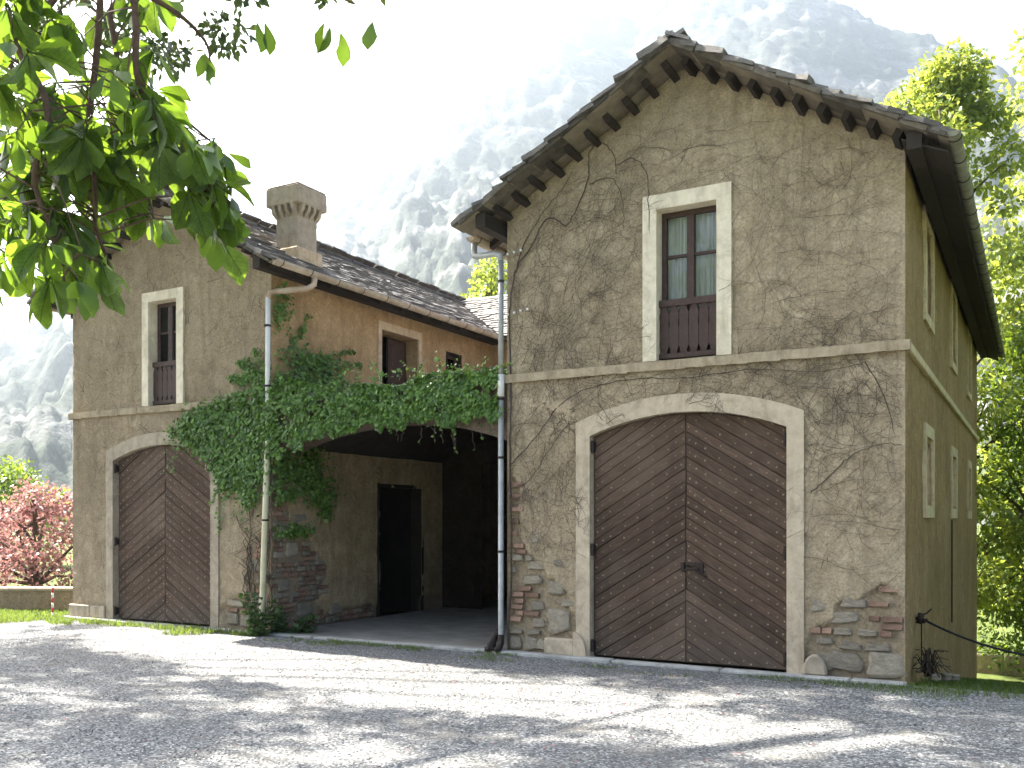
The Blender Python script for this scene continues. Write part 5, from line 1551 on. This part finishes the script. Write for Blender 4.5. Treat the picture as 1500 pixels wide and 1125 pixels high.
# the big trees left of the yard, out of frame, whose crowns throw the dappled shade
def shade_tree():
    k = SUN_DIR.x / SUN_DIR.z, SUN_DIR.y / SUN_DIR.z
    def lit(x, y):
        """how open the crown is above a ground point"""
        n = float(fbm(np.array(x * 0.42 + 3), np.array(y * 1.05), 101, 2))
        v = (n - 0.565) * 8
        # a clear lane in front of the house
        c = -1.75 - 0.16 * (x + 7.5)
        wd = 1.05 if x < -3.5 else 1.05 - 0.15 * (x + 3.5)
        lane = math.exp(-((y - c) / wd) ** 6) if -10.5 < x < 0.2 else 0
        v += 12 * lane
        if x < -9.2 and -1.6 < y < 0: v += 2.5
        # shade kept on the strip before the right wing
        if x > -4.2 and y > c + 0.55: v -= 6
        if x > 0.2: v -= 3
        return v
    cl = {0: [], 1: []}
    r = random.Random(99)
    for i in range(5200):
        x = r.uniform(-15, 4.5); y = r.uniform(-8.5, -0.1)
        if y > -0.5 and x < -4.2: continue
        if lit(x, y) > r.uniform(0, 1): continue
        z = r.uniform(9.5, 15.5)
        X, Y = x + k[0] * z, y + k[1] * z
        j = 0 if X < -13 else 1
        if len(cl[j]) < (620 if j == 0 else 420):
            cl[j].append(((X, Y, z), r.uniform(.22, .45), .6))
    for j, base, lab in ((0, Vector((-20.5, -5.5, 0)), 'huge shade tree standing out of view beside the left end of the yard'), (1, Vector((-12.5, -9.5, 0)), 'tall shade tree arching high over the gravel from beside the yard')):
        cs = [((c[0] - base.x, c[1] - base.y, c[2]), rr, q) for c, rr, q in cl[j]]
        ctr = Vector((sum(c[0][0] for c in cs) / len(cs), sum(c[0][1] for c in cs) / len(cs), 11.0))
        limbs = []
        for c in cs[::26]:
            e = Vector(c[0]); limbs.append([(ctr * 0.5 + Vector((0, 0, 2.5)), .09), ((ctr + e) / 2 - Vector((0, 0, 1.0)), .035), (e, .015)])
        tr = [(P(0, 0, -.1), .42), (P(0, 0, 3), .34), (ctr * .3 + Vector((0, 0, 3.5)), .27), (ctr * .5 + Vector((0, 0, 2.5)), .2), (ctr, .1)]
        tree('shade_tree', base, tr, limbs, cs, 32000 if j == 0 else 22000, (.12, .22), 'shade_leaf', lab)
shade_tree()
# two trees across the yard, seen only as reflections in the panes
auto_tree('yard_tree', (-10.5, -21.5, 0), 14, 4.2, 2.0, 80, 4500, (.2, .35), 'tree_leaf', 'tree across the yard reflected in the upper window panes', 51, cr=(.7, 1.2))
auto_tree('yard_tree', (9.5, -24.0, 0), 10, 3.6, 2.0, 50, 5000, (.2, .35), 'tree_leaf', 'tree on the far side of the yard behind the viewer', 52, cr=(.7, 1.2))

# the near branch hanging into the view: limbs, twigs, large single leaves
def near_leaf_mesh(seed):
    r = random.Random(seed); mb = MB()
    n = 5; ws = [0.02, 0.13, 0.22, 0.28, 0.24, 0.02]
    vs_, fs = [], []
    curl = r.uniform(.05, .42); fold = r.uniform(.05, .5); side = r.uniform(-.16, .16)
    for i in range(n + 1):
        t = i / n; y = t; zc = -curl * t * t
        w = ws[i]
        xs = side * t * t
        for s, k in ((-1, 0), (0, 1), (1, 2)):
            vs_.append((xs + s * w * r.uniform(.82, 1.12), y + (0 if s == 0 else r.uniform(-.02, .02)), zc + abs(s) * w * fold + r.uniform(-.01, .01) * abs(s)))
    for i in range(n):
        for k in (0, 1):
            a = i * 3 + k; fs.append((a, a + 1, a + 4, a + 3))
    # stalk
    mb.add(vs_, fs)
    mb.tube([(0, -0.22, 0.05), (0, 0.0, 0.0), (0, .4, -curl * .16 - 0.004)], [0.012, 0.012, 0.006], 3, False)
    return mb.mesh('leaf', M['near_leaf'], True)
NL = [near_leaf_mesh(i) for i in range(14)]
def at(px, py, d):
    return CAM + FWD * d + RGT * ((px - 750) / 1364.0 * d) + Vector((0, 0, (762 - py) / 1364.0 * d))
def hanging_branch():
    base = Vector((-4.2, -12.0, 0.0))
    root = empty('overhanging_tree', base, 'leafy branch with broad drooping green leaves hanging close across the upper corner of the view', 'tree')
    b = base
    br = MB(); tw = MB()
    MB().tube([P(0, 0, -.1), P(.05, .1, 1.5), P(.25, .4, 3.0), P(.7, 1.0, 4.6), P(1.0, 1.4, 6.4)], [.2, .17, .14, .1, .07], 9).build('trunk', M['bark'], root, True)
    hub = Vector((.5, .75, 3.9)) + b
    def limb(pts, r0, mbx):
        q = []
        for i in range(len(pts) - 1):
            p0, p1, p2, p3 = pts[max(i - 1, 0)], pts[i], pts[i + 1], pts[min(i + 2, len(pts) - 1)]
            for j in range(5):
                t = j / 5; q.append(0.5 * (2 * p1 + (p2 - p0) * t + (2 * p0 - 5 * p1 + 4 * p2 - p3) * t * t + (3 * p1 - p0 - 3 * p2 + p3) * t ** 3))
        q.append(pts[-1])
        mbx.tube([p - b for p in q], [r0 * (1 - .75 * i / len(q)) for i in range(len(q))], 5, False); return q
    SH = lambda px, py: at(px - 30, py - 25, 3.0)
    L = [[hub, at(60, -220, 2.7), at(140, -60, 3.0), at(143, 60, 3.0), at(128, 205, 3.0), at(140, 280, 3.0), at(140, 330, 3.0), at(165, 400, 3.05)],
         [hub, at(100, -200, 2.8), at(190, -20, 2.9), at(200, 110, 2.9), at(225, 175, 2.95), at(270, 235, 2.95), at(312, 300, 3.0)],
         [hub, at(-60, -120, 2.8), at(20, 60, 2.8), at(70, 160, 2.8), at(50, 260, 2.8), at(75, 340, 2.8), at(95, 415, 2.8)],
         [hub, at(-120, 0, 3.1), at(-20, 200, 3.2), at(40, 300, 3.2), at(70, 420, 3.2)],
         [hub, at(120, -160, 3.4), at(160, 20, 3.4), at(175, 110, 3.4), at(190, 190, 3.4), at(210, 260, 3.4), at(225, 320, 3.3)],
         [hub, at(200, -200, 3.3), at(330, -90, 3.2), at(430, -30, 3.2), at(520, 5, 3.2)],
         [at(190, -20, 2.9), at(260, 20, 3.0), at(300, 60, 3.1), at(308, 90, 3.1)]]
    paths = [limb(l, .016 if k < 5 else .010, br) for k, l in enumerate(L)]
    recs = []
    def leaf_at(p, s, dn=None):
        a = random.uniform(0, 6.28)
        d = dn or Vector((math.cos(a) * .75, math.sin(a) * .75, -random.uniform(.35, 1.4)))
        d.normalize()
        nn = Vector((random.gauss(0, .6), random.gauss(0, .6), random.uniform(.25, 1)))
        nn = (nn - d * nn.dot(d)).normalized(); sx = d.cross(nn)
        m = Matrix((sx, d, nn)).transposed().to_4x4(); m.translation = p - b + d * 0.02
        recs.append((m, s, p))
    def group(p, s, n):
        a0 = random.uniform(0, 6.28); tilt = Vector((random.gauss(0, .5), random.gauss(0, .5), -1.1)).normalized()
        side = tilt.orthogonal().normalized(); oth = tilt.cross(side)
        for j in range(n):
            f = (j - (n - 1) / 2) / max(1, n - 1)
            ax = side * math.cos(a0) + oth * math.sin(a0)
            d = tilt * math.cos(f * 2.1) + ax * math.sin(f * 2.1) + Vector((random.gauss(0, .15), random.gauss(0, .15), random.gauss(-.1, .15)))
            leaf_at(p, s * (1.05 - abs(f) * .5) * random.uniform(.88, 1.12), d)
    for k, q in enumerate(paths[:5]):
        n = len(q)
        for i in range(6, n):
            for j in range(5 if (k in (0, 1, 4) and i > n * .55) else 3):
                c = q[i] + Vector((random.gauss(0, .13), random.gauss(0, .16), random.gauss(.0, .10)))
                v_ = c - CAM; dp = v_.dot(FWD); gx_ = 750 + 1364 * v_.dot(RGT) / dp; gy_ = 762 - 1364 * v_.z / dp
                lim = 238 if gy_ < 110 else 262 if gy_ < 200 else 335
                low = 415 if gx_ < 190 else 355 if gx_ < 270 else 345
                if gx_ > lim or gy_ > low: continue
                if float(vnoise(np.array(c.x * 7 + c.y * 4), np.array(c.z * 8), 151)) < .36: continue
                if 205 < gx_ < 260 and 255 < gy_ < 300 and random.random() < .6: continue
                tw.tube([q[i] - b, (q[i] + c) / 2 - b + Vector((0, 0, .03)), c - b], [.004, .003, .002], 3, False)
                group(c, random.uniform(.095, .140), random.choice((3, 4, 5, 5)))
    for px, py in ((375, 26), (386, 24), (497, 40), (486, 30), (547, 25), (478, 26)):
        leaf_at(at(px, py, 3.2), .10, Vector((random.gauss(0, .3), random.gauss(0, .3), -1)))
    for i in range(5): leaf_at(at(300 + random.uniform(-4, 6), 68 + i * 5, 3.1), .07, Vector((random.gauss(0, .35), random.gauss(0, .35), -1)))
    br.build('branches', M['twig'], root, True); tag(tw.build('twigs', M['twig'], root), kind='stuff')
    recs.sort(key=lambda r: -((r[2] - at(150, 200, 3.0)).length < 1.0) * r[1])
    for m, s, p in recs[:300]:
        o = bpy.data.objects.new('leaf', random.choice(NL)); COL.objects.link(o); o.parent = root
        o.matrix_local = m @ Matrix.Diagonal((s, s, s, 1))
    rest = recs[300:]
    mb = MB()
    for m, s, p in rest:
        me = random.choice(NL); mm = m @ Matrix.Diagonal((s, s, s, 1))
        mb.add([mm @ v.co for v in me.vertices], [tuple(f.vertices) for f in me.polygons])
    if mb.v: tag(mb.build('foliage', M['near_leaf_mass'], root, True), kind='stuff')
    print('near leaves', len(recs))
hanging_branch()

# ------------------------------------------------------------------ small things round the yard
def low_wall():
    a = Vector((-13.75, 1.75, 0)); d = (-RGT).normalized(); n = Vector((d.y, -d.x, 0))
    root = empty('garden_wall', a, 'low stone wall with flat coping beyond the left end of the house', 'wall')
    mb = MB(); L = 9.0
    mb.prism([Vector((0, 0, -.05)), d * L + Vector((0, 0, -.05)), d * L + Vector((0, 0, .34)), Vector((0, 0, .34))], FWD * 0.3)
    mb.build('body', M['plaster_left'], root)
    x = 0
    while x < L:
        w = random.uniform(.7, 1.0)
        p = d * x - FWD * .04
        q = [p + Vector((0, 0, .342)), p + d * (w - .01) + Vector((0, 0, .342)), p + d * (w - .01) + Vector((0, 0, .40)), p + Vector((0, 0, .40))]
        MB().prism(q, FWD * .38).build('coping_stone', M['trim_grey'], root, bevel=.01); x += w
low_wall()
def striped_post(c, label):
    root = empty('striped_post', c, label, 'post', 'red and white posts by the grass')
    h = .52; k = 6
    for i in range(k):
        MB().tube([(0, 0, h * i / k - (.05 if i == 0 else 0)), (0, 0, h * (i + 1) / k)], .018, 8).build('band', M['red_paint'] if i % 2 else M['white_paint'], root, True)
striped_post((-13.80, -0.15, 0), 'red and white striped post standing clear on the grass left of the house')
striped_post((-13.75, 0.62, 0), 'red and white striped post right at the corner of the left wing')

def rope_barrier():
    hk = P(0.06, 0.95, 0.60)
    root = empty('rope_barrier', (0.06, 0.95, 0.0), 'black rope on an iron wall hook sagging away from the corner of the right wing', 'rope')
    o = Vector(root.location)
    e = P(2.9, 1.15, 0.62)
    pts = []
    for i in range(25):
        t = i / 24; p = hk.lerp(e, t); p.z -= 0.62 * 4 * t * (1 - t) * .62
        pts.append(p - o)
    MB().tube(pts, .014, 6).build('rope', M['rope'], root, True)
    mb = MB().tube([P(-0.06, 0, .60), P(0.0, 0, .60), P(.03, -.02, .56), P(.06, -.03, .60)], .018, 6)
    mb.tube([P(-.02, -.02, .545), P(.0, -.02, .66)], .035, 8)
    mb.tube([P(0, 0, .64), P(.05, 0, .66), P(.10, .03, .71)], .010, 5)
    mb.build('hook', M['iron'], root, True)
    MB().tube([P(0, -.02, .56), P(.004, -.03, .3), P(0, -.03, .05)], .007, 5).build('cord', M['rope'], root)
    MB().tube([P(2.84, .2, 0), P(2.84, .2, .72)], .03, 8).build('post', M['iron'], root)
rope_barrier()
def dry_pile():
    c = P(0.16, 0.62, 0.0)
    root = empty('dry_plant', c, 'withered dark plant tangle among small stones at the corner of the right wing', 'plant')
    mb = MB()
    for i in range(70):
        a = random.uniform(0, 6.28); h = random.uniform(.06, .32); r = random.uniform(.02, .2)
        mb.tube([P(0, 0, 0), P(math.cos(a) * r * .6, math.sin(a) * r * .6, h), P(math.cos(a) * r * 1.3, math.sin(a) * r * 1.3, h * random.uniform(.3, 1.1))], .007, 3, False)
    mb.build('stalks', M['dry'], root)
    for i in range(6):
        o = bpy.data.objects.new('stone', random.choice(ST)); COL.objects.link(o); o.parent = root
        s = random.uniform(.06, .12); o.location = (random.uniform(-.1, .28), random.uniform(-.15, .1), s * .25); o.scale = (s * 1.3, s, s * .8); o.rotation_euler = (0, 0, random.random() * 6)
dry_pile()
# far right: low kerb wall and a pale stake on the grass
root = empty('stone_edging', (0.9, 15.2, -2.1), 'grey stone edging on the lawn beyond the sagging rope', 'edging')
for i in range(6):
    MB().box(-2.2 + i * .9, -1.32 + i * .9, 0, .25, -.2, .50 + random.uniform(-.01, .01)).build('edging_block', M['trim_grey'], root, bevel=.02)
root = empty('garden_stake', (1.06, 4.6, -0.62), 'thin white stake stuck in the grass under the sagging rope', 'stake')
MB().tube([P(0, 0, -.05), P(.01, 0, .45)], .014, 6).build('pole', M['white_paint'], root)
MB().tube([P(.01, 0, .45), P(.01, 0, .47)], .02, 6).build('cap', M['white_paint'], root)
# fallen leaves and bits on the gravel
pts, dr, nr, sz = [], [], [], []
for i in range(260):
    pts.append((random.uniform(-12, 1.5), random.uniform(-6, -.3), .03)); a = random.uniform(0, 6.28)
    dr.append((math.cos(a), math.sin(a), .05)); nr.append((0, 0, 1)); sz.append(random.uniform(.025, .06))
V, F = leaf_field(pts, dr, nr, sz, 'leaf', .2)
o = bpy.data.objects.new('fallen_leaves', big_mesh('fallen_leaves', V, F, M['plum_leaf'])); link(o); tag(o, kind='stuff')
